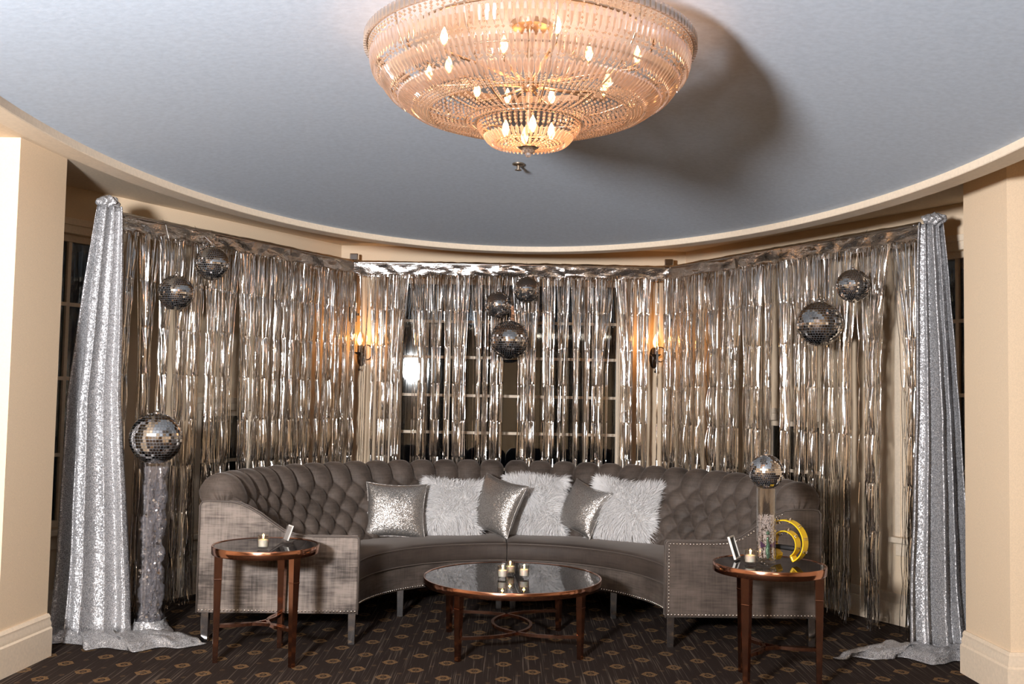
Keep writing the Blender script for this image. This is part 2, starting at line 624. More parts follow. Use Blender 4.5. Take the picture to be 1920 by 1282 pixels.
# left: tall window by the opening, low window further back
oa = (sl(5.96), sl(6.82), 0.60, 2.52)
ob = (sl(7.50), sl(8.02), 0.45, 1.36)
wall_panels('wall_left', WL0, WL1, 0, ZS + .06, [oa, ob])
q = (oa[1] - oa[0]) / 3
window(WL0, WL1, *oa, [oa[0] + q, oa[0] + 2 * q], [1.07, 1.57, 2.06])
window(WL0, WL1, *ob, [(ob[0] + ob[1]) / 2], [0.97])
oa2 = (LS - oa[1], LS - oa[0], oa[2], oa[3])
ob2 = (LS - ob[1], LS - ob[0], ob[2], ob[3])
wall_panels('wall_right', WR0, WR1, 0, ZS + .06, [oa2, ob2])
window(WR0, WR1, *oa2, [oa2[0] + q, oa2[0] + 2 * q], [1.07, 1.57, 2.06])
window(WR0, WR1, *ob2, [(ob2[0] + ob2[1]) / 2], [0.97])
oc = (1.54 - 1.02, 1.54 + 0.98, 0.62, 2.55)
wall_panels('wall_far', WL1, WR0, 0, ZS + .06, [oc])
window(WL1, WR0, *oc, [1.54 - .66, 1.54 - .56, 1.54 + .57, 1.54 + .66], [0.86, 1.18, 1.51, 1.85, 2.17])

# opening returns either side (these read as piers)
mb = MB()
mb.prism([(-6, 5.23), (-2.632, 5.23), (-2.594, 5.70), (-6, 5.70)], 0, ZS + .06, lambda a, b, t: (a, b, t))
S(mb, 'wall_left_return', 'wall')
mb = MB()
mb.prism([(2.61, 5.23), (6, 5.23), (6, 5.71), (2.598, 5.71)], 0, ZS + .06, lambda a, b, t: (a, b, t))
S(mb, 'wall_right_return', 'wall')
# hall around the camera
S(MB().box((-6.05, .5, ZS / 2), (.1, 10.4, ZS + .1)), 'wall_hall_left', 'wall')
S(MB().box((6.05, .5, ZS / 2), (.1, 10.4, ZS + .1)), 'wall_hall_right', 'wall')
S(MB().box((0, -4.65, ZS / 2), (12.2, .1, ZS + .1)), 'wall_near', 'wall')

def baseboard(name, path, h=0.235, d=0.022):
    """moulded skirting swept along a 2D path, the room to the right of travel"""
    pf = [(0, 0), (d, 0), (d, h * .66), (d * .75, h * .70), (d * .8, h * .78), (d * .55, h * .86), (d * .62, h * .93), (d * .3, h), (0, h)]
    P = [Vector(p) for p in path]
    mb = MB()
    rows = []
    for i, p in enumerate(P):
        n = Vector((0, 0))
        if i > 0:
            e = (P[i] - P[i - 1]).normalized()
            n += Vector((e.y, -e.x))
        if i < len(P) - 1:
            e = (P[i + 1] - P[i]).normalized()
            n += Vector((e.y, -e.x))
        k = n.length
        n = n / k * (2 / k if k < 2 and 0 < i < len(P) - 1 else 1)
        rows.append([(p.x + n.x * a, p.y + n.y * a, b) for a, b in pf])
    n = len(pf)
    fs = []
    for i in range(len(P) - 1):
        for k in range(n - 1):
            fs.append((i * n + k, (i + 1) * n + k, (i + 1) * n + k + 1, i * n + k + 1))
    fs.append(tuple(range(n)))
    fs.append(tuple((len(P) - 1) * n + k for k in range(n))[::-1])
    mb.add([v for r in rows for v in r], fs)
    return S(mb, name, 'trim', smooth=35)
baseboard('baseboard_left', [(-6, 5.23), (-2.632, 5.23), (-2.594, 5.70)], d=.035)
baseboard('baseboard_right', [(2.598, 5.71), (2.61, 5.23), (6, 5.23)], d=.035)
baseboard('baseboard_far', [WL0, WL1, WR0, WR1], .21)

# ------------------------------------------------------------------ backdrop poles and crossbars
ZC = 2.655
CL0, CL1 = Vector((-2.62, 6.47)), Vector((-1.40, 8.66))
CR1, CR0 = Vector((1.36, 8.64)), Vector((2.60, 6.33))
for p, lab, py in ((CL1, 'left chrome upright pole behind the tinsel, beside the left sconce', 575),
                   (CR1, 'right chrome upright pole behind the tinsel, beside the right sconce', 590)):
    t = thing('backdrop_pole', lab, 'pole', (p.x, p.y + .04, 0), 0, 'upright poles of the tinsel backdrop')
    MB().lathe([(.024, .012), (.024, 1.75), (.019, 1.76), (.019, ZC + .06)], 14).build('pole', 'chrome', t, smooth=40)
    MB().box((0, -.03, .006), (.20, .18, .012)).build('base_plate', 'iron', t)
    m = MB().box((0, 0, 2.20), (.06, .06, .13))
    m.tube([(0.03, 0, 2.20), (.055, 0, 2.20)], .012, 8)
    m.build('clamp', 'black', t, mods=[('bevel', .01)])
    MB().box((0, 0, ZC + .05), (.075, .06, .06)).build('pole_cap', 'chrome', t, mods=[('bevel', .008)])
for a, b, lab in ((CL0, CL1, 'chrome crossbar holding the tinsel on the left side of the bay'),
                  (CL1, CR1, 'chrome crossbar holding the tinsel across the middle of the bay'),
                  (CR1, CR0, 'chrome crossbar holding the tinsel on the right side of the bay')):
    d = (b - a).normalized()
    a2, b2 = a + d * .04, b - d * .04
    m = MB().tube([(a2.x, a2.y, ZC), (b2.x, b2.y, ZC)], .016, 10)
    tag(m.build('backdrop_crossbar', 'chrome', smooth=40), lab, 'rod', 'crossbars of the tinsel backdrop')

# ------------------------------------------------------------------ tinsel curtains
def fringe(A, B, label, nstrip, seed, gap=0.5, skip=(), group='silver tinsel curtains'):
    r = random.Random(seed)
    A, B = Vector(A), Vector(B)
    L = (B - A).length
    d = (B - A) / L
    n = Vector((d.y, -d.x))               # into the room
    t = thing('tinsel_curtain', label, 'curtain', (A.x, A.y, 0), 0, group)
    D3, N3 = Vector((d.x, d.y, 0)), Vector((n.x, n.y, 0))
    # crumpled header folded over the bar
    sag = [r.uniform(-.006, .018) for _ in range(7)]
    def hd(u, v):
        s = u * L
        k = u * 6
        i = min(5, int(k))
        sg = sag[i] + (sag[i + 1] - sag[i]) * (k - i)
        if v < .25:
            a = pi * (1 - v / .25)
            y, z = .019 * -cos(a), ZC + .002 + .019 * sin(a)
        else:
            q = (v - .25) / .75
            y, z = .019, ZC - q * .115
            y += .008 - .030 * q + .010 * noise.noise(Vector((s * 9, q * 2.5, seed))) + .02 * q * noise.noise(Vector((s * 3.2, q, seed + 9)))
        z -= sg * min(1, v * 3)
        z += .004 * noise.noise(Vector((s * 14, v * 5, seed + 4)))
        return D3 * s + N3 * y + Vector((0, 0, z))
    MB().grid(int(L * 70), 14, hd).build('header', 'foil_header', t, smooth=60)
    mb = MB()
    clumps = [r.uniform(0, L) for _ in range(int(L * 12))] + [.025, L - .025]
    zt = ZC - .10
    vs, fs = mb.v, mb.f
    for i in range(nstrip):
        s0 = r.uniform(0.0, L)
        w = r.choice((.003, .0035, .004, .0045, .005, .007))
        if any(lo < s0 < hi for lo, hi in skip) and r.random() < .85:
            continue
        c = min(clumps, key=lambda q: abs(q - s0))
        pull = min(.97, r.uniform(.35, 1.15) * gap)
        yaw0 = r.gauss(0, .7)
        y0 = .022 + r.uniform(-.008, .022)
        zb = max(.012, r.gauss(.07, .05))
        ph = [r.uniform(0, 6.28) for _ in range(4)]
        am = r.uniform(.02, .12)
        jump = [r.gauss(0, .11) for _ in range(10)]
        tilt = [r.gauss(0, .005) for _ in range(10)]
        bow = r.gauss(0, .009)
        kink = r.uniform(0, .0022)
        cph = r.gauss(0, .006)
        sway = r.gauss(0, .006)
        flare = r.gauss(0, .05)
        z = zt
        fr_ = (0, .025, .06, .22, .42, .60, .80, .945, .98)
        iz = 0
        k0 = len(vs)
        cnt = 0
        while True:
            q = (zt - z) / (zt - zb)
            q = max(0, q)
            s = s0 + (c - s0) * pull * min(1, q * 3.2) + sway * sin(3 * q + ph[0]) + flare * max(0, q - .86) * 3
            s = min(max(s, .0), L)
            seg = (zt - z) / .315
            ki = iz // 9
            seg -= ki
            y = y0 + (bow + tilt[min(9, ki)]) * abs(sin(pi * seg)) + (-kink if iz % 9 == 0 else 0) + .006 * sin(2.3 * z + ph[1])
            yaw = yaw0 + jump[min(9, ki)] + am * (sin(1.7 * z + ph[2]) + .6 * sin(7.1 * z + ph[3]))
            ww = w / 2
            T = D3 * cos(yaw) + N3 * sin(yaw)
            P = D3 * s + N3 * max(y, .004) + Vector((0, 0, z))
            vs.append(tuple(P - T * ww))
            vs.append(tuple(P + T * ww))
            cnt += 1
            if z <= zb + 1e-6:
                break
            iz += 1
            z = max(zb, zt + cph - .315 * (iz // 9 + fr_[iz % 9]))
        for k in range(cnt - 1):
            a = k0 + 2 * k
            fs.append((a, a + 1, a + 3, a + 2))
    mb.build('foil_strips', 'foil_strip', t, smooth=180, kind='stuff')
    return t
def along(P, Q, a, b):
    return P + (Q - P) * a, P + (Q - P) * b
sets = [
    (CL0, CL1, ((0.0, .345), (.335, .68), (.67, 1.0)),
     ('silver tinsel curtain beside the left sequin drape, behind the mirror ball on the clear pillar',
      'silver tinsel curtain in the middle of the left side of the bay',
      'silver tinsel curtain at the rear of the left side, ending at the left sconce')),
    (CL1, CR1, ((0.0, .34), (.33, .67), (.66, 1.0)),
     ('silver tinsel curtain on the rear bar, just right of the left sconce',
      'silver tinsel curtain in the centre of the rear bar behind three hanging mirror balls',
      'silver tinsel curtain on the rear bar, covering the right sconce')),
    (CR1, CR0, ((0.0, .335), (.325, .67), (.66, 1.0)),
     ('silver tinsel curtain at the rear of the right side, beginning at the right pole',
      'silver tinsel curtain in the middle of the right side, behind the table-top mirror ball',
      'silver tinsel curtain beside the right sequin drape, with loose split ends'))]
sd = 10
for P, Q, spans, labs in sets:
    for j, ((a, b), lab) in enumerate(zip(spans, labs)):
        sd += 1
        p, q_ = along(P, Q, a, b)
        edge = lab.startswith('silver tinsel curtain beside')
        skip = ()
        if 'just right of the left sconce' in lab:
            skip = ((.035, .17),)
        elif 'covering the right sconce' in lab:
            skip = ((.78, .87),)
        fringe(p, q_, lab, 260 if edge else 350, sd, .86 if edge else .80, skip)

# ------------------------------------------------------------------ sequin drapes
def drape(cx, cy_, label, seed, mirror, wtop, wmid, wbot, smid, shift, puddle):
    r = random.Random(seed)
    t = thing('sequin_drape', label, 'drape', (cx, cy_, 0), 0, 'sequin drapes at the ends of the tinsel')
    H = 2.60
    ph = [r.uniform(0, 6.28) for _ in range(6)]
    def surf(u, v):
        # v: 0 top .. .86 floor .. 1 puddle edge ; u across
        a = u * 2 - 1
        if v < .86:
            q = v / .86
            z = H * (1 - q) + .03
            if q < .45:
                W = wtop + (wmid - wtop) * (q / .45) ** .75
            else:
                W = wmid + (wbot - wmid) * ((q - .45) / .55)
            xs = smid * q / .45 if q < .45 else smid + (shift - smid) * (q - .45) / .55
            pf = 0.0
        else:
            q = 1
            p = (v - .86) / .14
            z = .03 + .028 * sin(pi * min(1, p * 1.1)) * (1 + .8 * noise.noise(Vector((u * 9, p * 4, seed)))) + .018 * noise.noise(Vector((u * 16, p * 7, seed + 3)))
            z = max(.006, z)
            if p > .93:
                z = .006
            W = wbot * (1 + .55 * p)
            xs = shift
            pf = p
        fold = (sin(2 * pi * 4.3 * u + ph[0] + .5 * sin(2.2 * v + ph[3])) * .6 + sin(2 * pi * 7.7 * u + ph[1] + .8 * sin(3.1 * v)) * .25
                + sin(2 * pi * 2.1 * u + ph[2]) * .45)
        A = .030 + .035 * q
        x = a * W / 2 + .012 * sin(2 * pi * 4.3 * u + ph[0] + 1.57)
        y = -A * fold + .10 * (a * a) * (W / wbot) - .02
        if pf:
            y -= pf * (.22 + .05 * sin(5 * u + ph[4]) + .04 * sin(11 * u + ph[5]))
            x += pf * puddle * (.5 + .5 * a * mirror) ** 1.5
        else:
            y -= .10 * max(0, (v - .70) / .16) ** 2 * .4
        y += .010 * noise.noise(Vector((u * 6, v * 9, seed)))
        return (x + xs, y, z)
    MB().grid(120, 110, surf).build('cloth', 'sequin_cloth', t, smooth=180, mods=[('solid', .004)])
    # gathered knot over the end of the bar
    def knot(u, v):
        a, b = 2 * pi * u, pi * v
        rr = .052 * (1 + .16 * sin(7 * a + 2 * sin(3 * b)) * sin(b) + .3 * noise.noise(Vector((cos(a) * 2, sin(a) * 2, v * 4 + seed))))
        return (rr * 1.25 * sin(b) * cos(a) - mirror * .02, rr * 1.1 * sin(b) * sin(a), H + .055 + rr * .8 * cos(b))
    MB().grid(48, 24, knot, closeu=True).build('knot', 'sequin_cloth', t, smooth=180)
    return t
drape(-2.495, 6.10, 'silver sequin drape knotted at its top on the left, spilling beside the clear pillar', 3, 1, .16, .33, .50, -.055, -.02, .36)
drape(2.60, 6.16, 'silver sequin drape knotted at its top on the right, beside the split tinsel ends', 8, -1, .16, .28, .41, .045, .06, -.42)

# ------------------------------------------------------------------ curved sofa (two halves)
CH = radians(6)
prof0 = [(1.49, .40), (1.52, .47), (1.57, .58), (1.625, .69), (1.672, .79), (1.70, .855), (1.728, .905), (1.765, .937), (1.81, .948), (1.85, .932),
         (1.878, .89), (1.888, .84), (1.88, .79)]
def resample(P, n):
    P = [Vector(p) for p in P]
    # smooth via Catmull-Rom
    Q = []
    for i in range(len(P) - 1):
        p0, p1, p2, p3 = P[max(0, i - 1)], P[i], P[i + 1], P[min(len(P) - 1, i + 2)]
        for k in range(12):
            s = k / 12
            Q.append(.5 * ((2 * p1) + (p2 - p0) * s + (2 * p0 - 5 * p1 + 4 * p2 - p3) * s * s + (3 * p1 - p0 - 3 * p2 + p3) * s ** 3))
    Q.append(P[-1])
    acc = [0]
    for a, b in zip(Q, Q[1:]):
        acc.append(acc[-1] + (b - a).length)
    out = []
    j = 0
    for i in range(n):
        L = acc[-1] * i / (n - 1)
        while j < len(acc) - 2 and acc[j + 1] < L:
            j += 1
        f = (L - acc[j]) / max(1e-9, acc[j + 1] - acc[j])
        out.append((Q[j].lerp(Q[j + 1], f), L))
    return out
NPF = 96
PF = resample(prof0, NPF)
VTOP = min(PF, key=lambda e: abs(e[0].y - .862) + (10 if e[0].x > 1.75 else 0))[1]
VS = .20
def pf_frame(i):
    p, L = PF[i]
    a, b = PF[max(0, i - 1)][0], PF[min(NPF - 1, i + 1)][0]
    d = (b - a).normalized()
    return p, Vector((-d.y, d.x)), (L - VTOP) / VS
def dist1(x):
    return abs(x - round(x))
def tuft(u, v):
    if v >= 0:
        h = dist1(u)
        db = 1.414 * h
    else:
        p, q = dist1(u + v), dist1(u - v)
        h = min(p, q)
        db = hypot(p, q)
    f = .50 * (1 - (1 - 2 * h) ** 2.2) ** .7 + .50 * sin(pi / 2 * min(1, db / .707)) ** .8
    if v > 0:
        w = min(1, v / .45)
        w = w * w * (3 - 2 * w)
        f += w * ((1 - (1 - 2 * h) ** 3.2) ** .75 - f)
    return f

PANEL = [(.93, .185)]
PANEL += [(.93, .625), (.935, .640), (.95, .645), (1.22, .645), (1.32, .652), (1.39, .678), (1.46, .725), (1.53, .775), (1.60, .815), (1.66, .838), (1.72, .846), (1.84, .848), (1.872, .842), (1.885, .82), (1.885, .185)]

def sofa_half(side, label):
    """side +1 right half (phi 0..92.. local), -1 left half"""
    t = thing('curved_sofa', label, 'sofa', (.03, 6.17, 0), radians(2.3), 'two halves of the curved velvet sofa')
    ph0, ph1 = (0.0, pi / 2 - .003) if side > 0 else (pi / 2 + .003, pi)
    def pol(r, ph, z):
        return (r * cos(ph), r * sin(ph), z)
    nch = 15
    # ---- tufted back
    NU = nch * 16 + 1
    def back(u, v):
        i = round(v * (NPF - 1))
        p, n, vv = pf_frame(i)
        ph = ph0 + (ph1 - ph0) * u
        uu = u * nch
        amp = .055
        e = min(u, 1 - u) * nch
        d = amp * tuft(uu, vv) * min(1.0, .75 + e)
        fade = min(1, (NPF - 1 - i) / 10)
        d *= fade
        rr = p.x + n.x * d
        z = p.y + n.y * d
        if vv < 0:   # fine pleats run into the buttons
            pass
        return pol(rr, ph, z)
    mb = MB().grid(NU, NPF, back)
    # closed, slightly domed end faces
    for u_end, ph_e, sg in ((0.0, ph0, -1), (1.0, ph1, 1)):
        ring = [back(u_end, i / (NPF - 1)) for i in range(NPF)]
        cx_, cz_ = 1.745, .78
        k = 7
        outer_arm = (side > 0 and u_end == 0) or (side < 0 and u_end == 1)
        bul = .055 if outer_arm else .002
        rows = []
        for j in range(k + 1):
            f = j / k
            row = []
            for q, i in zip(ring, range(NPF)):
                r_, z_ = hypot(q[0], q[1]), q[2]
                g = 1 - f
                r2, z2 = cx_ + (r_ - cx_) * g, cz_ + (z_ - cz_) * g
                b = bul * sin(f * pi / 2) * (1 + (.18 * sin(i * .85) * sin(pi * f) if outer_arm else 0))
                bx, by = r2 * cos(ph_e), r2 * sin(ph_e)
                row.append((bx - sg * b * sin(ph_e), by + sg * b * cos(ph_e), z2))
            rows.append(row)
        vs = [p for r_ in rows for p in r_]
        fs = []
        for j in range(k):
            for i in range(NPF - 1):
                q = (j * NPF + i, j * NPF + i + 1, (j + 1) * NPF + i + 1, (j + 1) * NPF + i)
                fs.append(q if sg < 0 else q[::-1])
        mb.add(vs, fs)
    mb.build('tufted_back', 'velvet', t, smooth=180)
    # ---- buttons
    btn = MB().sphere((0, 0, 0), .011, 8, 5, (1, 1, .55))
    first = None
    for row, vv in enumerate((0.0, -.5, -1.0, -1.5)):
        i = min(range(NPF), key=lambda k: abs((PF[k][1] - VTOP) / VS - vv))
        p, n, _ = pf_frame(i)
        for c in range(0, nch + 1):
            uu = c if row % 2 == 0 else c + .5
            if uu <= .2 or uu >= nch - .2:
                continue
            ph = ph0 + (ph1 - ph0) * uu / nch
            R = p.x + n.x * .004
            nn = Vector((n.x * cos(ph), n.x * sin(ph), n.y))
            m4 = Matrix.Translation(pol(R, ph, p.y + n.y * .004)) @ nn.to_track_quat('Z', 'Y').to_matrix().to_4x4()
            if first is None:
                first = btn.build('button', 'velvet', t, smooth=180)
                first.matrix_basis = m4
            else:
                inst(first, t, m4)
    # ---- outer shell
    sh = [(1.876, .80), (1.886, .74), (1.886, .19), (1.84, .185), (1.50, .185), (1.50, .40)]
    mb = MB().grid(61, len(sh), lambda u, v: pol(sh[round(v * (len(sh) - 1))][0], ph0 + (ph1 - ph0) * u, sh[round(v * (len(sh) - 1))][1]))
    mb.build('back_shell', 'velvet_front', t, smooth=30)
    # ---- seat cushion
    cs = [(1.54, .345), (.985, .345), (.958, .350), (.948, .365), (.945, .400), (.948, .440), (.956, .458), (.974, .470), (1.02, .476), (1.15, .480), (1.35, .474), (1.54, .462)]
    def seat(u, v):
        r_, z_ = cs[round(v * (len(cs) - 1))]
        e = min(u, 1 - u)
        ph = ph0 + (ph1 - ph0) * u
        if e < .015:
            z_ -= .006 * (1 - e / .015)
        z_ += .004 * noise.noise(Vector((r_ * 4, u * 5, 2.0 + side))) * (1 if z_ > .44 else 0)
        return pol(r_, ph, z_)
    mb = MB().grid(121, len(cs), seat)
    n = len(cs)
    for u, rev in ((0, False), (1, True)):
        vs = [seat(u, i / (n - 1)) for i in range(n)]
        mb.add(vs, [tuple(range(n))[::-1] if rev else tuple(range(n))])
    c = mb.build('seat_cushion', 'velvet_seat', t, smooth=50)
    pp = MB()
    for r_, z_ in ((.957, .464), (.956, .350)):
        pp.tube([pol(r_, ph0 + (ph1 - ph0) * k / 60, z_) for k in range(61)], .0055, 6)
    pp.build('piping', 'piping', c, smooth=180)
    # ---- seat rail
    rl = [(1.5, .185), (.985, .185), (.972, .188), (.968, .20), (.970, .33), (.975, .344), (1.5, .344)]
    mb = MB().grid(81, len(rl), lambda u, v: pol(rl[round(v * (len(rl) - 1))][0], ph0 + (ph1 - ph0) * u, rl[round(v * (len(rl) - 1))][1]))
    for u in (ph0, ph1):
        mb.add([pol(r_, u, z_) for r_, z_ in rl], [tuple(range(len(rl)))])
    rail = mb.build('seat_rail', 'velvet_front', t, smooth=40)
    nails = MB()
    m_ = int((ph1 - ph0) * .968 / .021)
    for k in range(m_):
        ph = ph0 + (ph1 - ph0) * (k + .5) / m_
        nails.sphere(pol(.9665, ph, .200), .0068, 6, 4)
    nails.build('nailhead_trim', 'nail', rail, smooth=180, kind='stuff')
    # ---- arm panel on the open end
    sx = side
    lo, hi = -.085, .0
    mb = MB()
    mb.prism([(a * sx, b) for a, b in (PANEL if sx < 0 else PANEL[::-1])], lo, hi, lambda a, b, q: (a, q, b))
    mb.f = [f[::-1] if sx > 0 else f for f in mb.f]
    mb.f = [f[::-1] for f in mb.f]
    arm = mb.build('arm_panel', 'velvet_nap_sheen' if sx < 0 else 'velvet', t, smooth=32, mods=[('bevel', .012)],
                   label='crushed velvet arm panel, nap sheen put into its colour' if sx < 0 else None)
    path = [(a * sx, lo + .002, b) for a, b in PANEL]
    MB().tube(path, .0055, 6).build('piping', 'piping', arm, smooth=180)
    nails = MB()
    k = int(.93 / .0205)
    for i in range(k):
        nails.sphere(((.945 + .925 * i / (k - 1)) * sx, lo - .001, .203), .0068, 6, 4)
    if sx > 0:
        def run(pts, stp=.0205):
            acc = 0.0
            nxt = 0.0
            for (a, b), (c_, d) in zip(pts, pts[1:]):
                L = hypot(c_ - a, d - b)
                while nxt <= acc + L:
                    f = (nxt - acc) / L
                    yield a + (c_ - a) * f, b + (d - b) * f
                    nxt += stp
                acc += L
        inner = [(.948, .225), (.948, .628), (1.22, .628), (1.32, .636), (1.40, .664), (1.47, .712), (1.54, .760), (1.60, .796), (1.66, .820)]
        for a, b in run(inner):
            nails.sphere((a, lo - .001, b), .0066, 6, 4)
    nails.build('nailhead_trim', 'nail', arm, smooth=180, kind='stuff')
    # ---- chrome legs
    for x, y in ((.965 * sx, -.045), (1.845 * sx, -.02), (1.845 * cos(pi / 4) * sx, 1.845 * sin(pi / 4)), (.05 * sx, 1.02), (.06 * sx, 1.82), (1.03 * cos(pi / 4) * sx, 1.03 * sin(pi / 4))):
        m = MB()
        a, b = .023, .020
        m.add([(x - b, y - b, 0), (x + b, y - b, 0), (x + b, y + b, 0), (x - b, y + b, 0), (x - a, y - a, .186), (x + a, y - a, .186), (x + a, y + a, .186), (x - a, y + a, .186)],
              [(3, 2, 1, 0), (4, 5, 6, 7), (0, 1, 5, 4), (1, 2, 6, 5), (2, 3, 7, 6), (3, 0, 4, 7)])
        m.build('leg', 'chrome', t, mods=[('bevel', .002)])
    return t
sofa_half(-1, 'left half of the curved taupe velvet sofa, nap sheen put into the colour of its crushed arm panel')
sofa_half(1, 'right half of the curved taupe velvet sofa, its arm edged with nailheads all round')

# ------------------------------------------------------------------ pillows
def pillow_mesh(w, h, d, seed, n=34, crease=.5):
    def pt(u, v, s):
        a, b = u * 2 - 1, v * 2 - 1
        x = a * (1 - .10 * (1 - b * b) * abs(a) ** 2)
        y = b * (1 - .10 * (1 - a * a) * abs(b) ** 2)
        k = max(0.0, (1 - a * a) * (1 - b * b))
        z = s * d * .5 * k ** .42
        z += crease * .02 * noise.noise(Vector((a * 2.2, b * 2.2, seed + s))) * k ** .3
        return (x * w / 2, z, y * h / 2)
    mb = MB()
    mb.grid(n, n, lambda u, v: pt(u, v, -1))
    k = len(mb.f)
    mb.grid(n, n, lambda u, v: pt(u, v, 1))
    mb.f[k:] = [f[::-1] for f in mb.f[k:]]
    return mb, pt

def place_pillow(o, loc, yaw, tilt, roll):
    """loc = point where the lowest edge rests on the seat; tilt leans the top away"""
    o.matrix_basis = (Matrix.Translation(loc) @ Matrix.Rotation(yaw, 4, 'Z') @ Matrix.Rotation(-tilt, 4, 'X')
                      @ Matrix.Rotation(roll, 4, 'Y'))

def silver_pillow(loc, yaw, tilt, roll, w, h, label, seed):
    mb, pt = pillow_mesh(w, h, .17, seed, 34, .2)
    o = mb.build('sequin_pillow', 'sequin_pillow', smooth=180)
    tag(o, label, 'pillow', 'silver sequin pillows on the sofa')
    seam = MB()
    pth = [pt(u, 0, 0) for u in [i / 20 for i in range(20)]] + [pt(1, i / 20, 0) for i in range(20)] + [pt(1 - i / 20, 1, 0) for i in range(20)] + [pt(0, 1 - i / 20, 0) for i in range(20)]
    seam.tube(pth, .004, 5, closed=True)
    seam.build('seam', 'sequin_pillow', o, smooth=180)
    place_pillow(o, loc, yaw, tilt, roll)
    return o

def fur_pillow(loc, yaw, tilt, roll, w, h, label, seed):
    r = random.Random(seed)
    mb, pt = pillow_mesh(w, h, .16, seed, 26)
    o = mb.build('fur_pillow', 'fur_base', smooth=180)
    tag(o, label, 'pillow', 'white shaggy fur pillows on the sofa')
    place_pillow(o, loc, yaw, tilt, roll)
    fm = MB()
    vs, fs = fm.v, fm.f
    for i in range(8500):
        u, v = r.random(), r.random()
        s = -1 if r.random() < .75 else 1
        if r.random() < .30:      # denser towards the rim
            e = r.choice((0, 1, 2, 3))
            k = r.uniform(0, .05)
            u, v = ((k, v), (1 - k, v), (u, k), (u, 1 - k))[e]
        p = Vector(pt(u, v, s))
        a, b = u * 2 - 1, v * 2 - 1
        q1, q2 = Vector(pt(min(1, u + .02), v, s)) - Vector(pt(max(0, u - .02), v, s)), Vector(pt(u, min(1, v + .02), s)) - Vector(pt(u, max(0, v - .02), s))
        n = q1.cross(q2)
        if n.length < 1e-9:
            n = Vector((0, s, 0))
        n.normalize()
        if n.y * s < 0:
            n = -n
        sw = noise.noise(Vector((a * 1.6, b * 1.6, seed * 3.1)))
        sw2 = noise.noise(Vector((a * 1.6 + 9, b * 1.6, seed * 3.1)))
        dirn = n * .55 + Vector((a ** 3 * 1.1 + sw * .9, 0, b ** 3 * 1.0 + sw2 * .9 - .25)) + Vector((r.gauss(0, .3), r.gauss(0, .2), r.gauss(0, .3)))
        dirn.normalize()
        ln = r.uniform(.035, .08)
        wd = r.uniform(.0012, .0022)
        sd_ = dirn.cross(n + Vector((.01, .02, .03)))
        if sd_.length < 1e-6:
            continue
        sd_.normalize()
        mid = p + dirn * ln * .55
        tip = p + dirn * ln + Vector((sw, 0, sw2 - .4)) * ln * .35
        k = len(vs)
        vs.extend([tuple(p - sd_ * wd), tuple(p + sd_ * wd), tuple(mid + sd_ * wd * .8), tuple(mid - sd_ * wd * .8), tuple(tip)])
        fs.extend([(k, k + 1, k + 2, k + 3), (k + 3, k + 2, k + 4)])
    fm.build('fur', 'fur', o, kind='stuff')
    return o
ZP = .478
def at_pillow(x, y, h, lift=0):
    return (x, y, ZP + h / 2 + lift)
silver_pillow((-.83, 7.36, ZP + .178), radians(8), radians(16), radians(2), .45, .41, 'wide silver sequin pillow sitting upright, first from the left on the sofa', 1)
fur_pillow((-.415, 7.55, ZP + .188), radians(2), radians(18), radians(4), .42, .39, 'white shaggy fur pillow between the two left silver pillows', 2)
silver_pillow((-.09, 7.47, ZP + .215), radians(-40), radians(20), radians(10), .43, .42, 'silver sequin pillow tilted on its corner over the seam of the two sofa halves', 3)
fur_pillow((.195, 7.63, ZP + .205), radians(-4), radians(14), radians(0), .44, .42, 'white shaggy fur pillow in the middle, between the two tilted silver pillows', 4)
silver_pillow((.555, 7.50, ZP + .205), radians(-44), radians(25), radians(13), .39, .38, 'silver sequin pillow tilted on its corner on the right half of the sofa', 5)
fur_pillow((.86, 7.41, ZP + .205), radians(-16), radians(17), radians(5), .46, .42, 'white shaggy fur pillow at the right end of the pillow row', 6)

# ------------------------------------------------------------------ copper tables
def table_top(t, R, z, rim, n=72):
    m = MB()
    pr = [(R - .014, z - rim), (R - .002, z - rim), (R, z - rim + .003), (R, z - .003), (R - .002, z), (R - .010, z), (R - .012, z - .003), (R - .014, z - .006)]
    m.grid(n, len(pr) + 1, lambda u, v: (pr[round(v * len(pr)) % len(pr)][0] * cos(2 * pi * u), pr[round(v * len(pr)) % len(pr)][0] * sin(2 * pi * u), pr[round(v * len(pr)) % len(pr)][1]), closeu=True)
    m.build('rim', 'copper', t, smooth=35)
    MB().lathe([(R - .0135, z - .016), (R - .0135, z - .004)], n).build('glass_top', 'black_glass', t, smooth=35)
    MB().lathe([(R - .016, z - rim + .002), (R - .016, z - .017)], 48).build('underside', 'iron', t, smooth=35)

def tapered_leg(t, x, y, ang, ztop, w0, w1, band):
    m = MB()
    L = [(0, w1), (band, w1 + (w0 - w1) * band / ztop), (band, w1 + (w0 - w1) * band / ztop + .003), (band + .006, w1 + (w0 - w1) * band / ztop + .003),
         (band + .006, w1 + (w0 - w1) * band / ztop), (ztop, w0)]
    vs, fs = [], []
    c, s = cos(ang), sin(ang)
    for z, w in L:
        for a, b in ((-1, -1), (1, -1), (1, 1), (-1, 1)):
            u, v = a * w / 2, b * w / 2
            vs.append((x + u * c - v * s, y + u * s + v * c, z))
    n = len(L)
    for i in range(n - 1):
        for k in range(4):
            l = (k + 1) % 4
            fs.append((4 * i + k, 4 * i + l, 4 * i + 4 + l, 4 * i + 4 + k))
    fs += [(3, 2, 1, 0), tuple(4 * n - 4 + k for k in range(4))]
    m.add(vs, fs)
    return m.build('leg', 'copper', t, mods=[('bevel', .0015)])

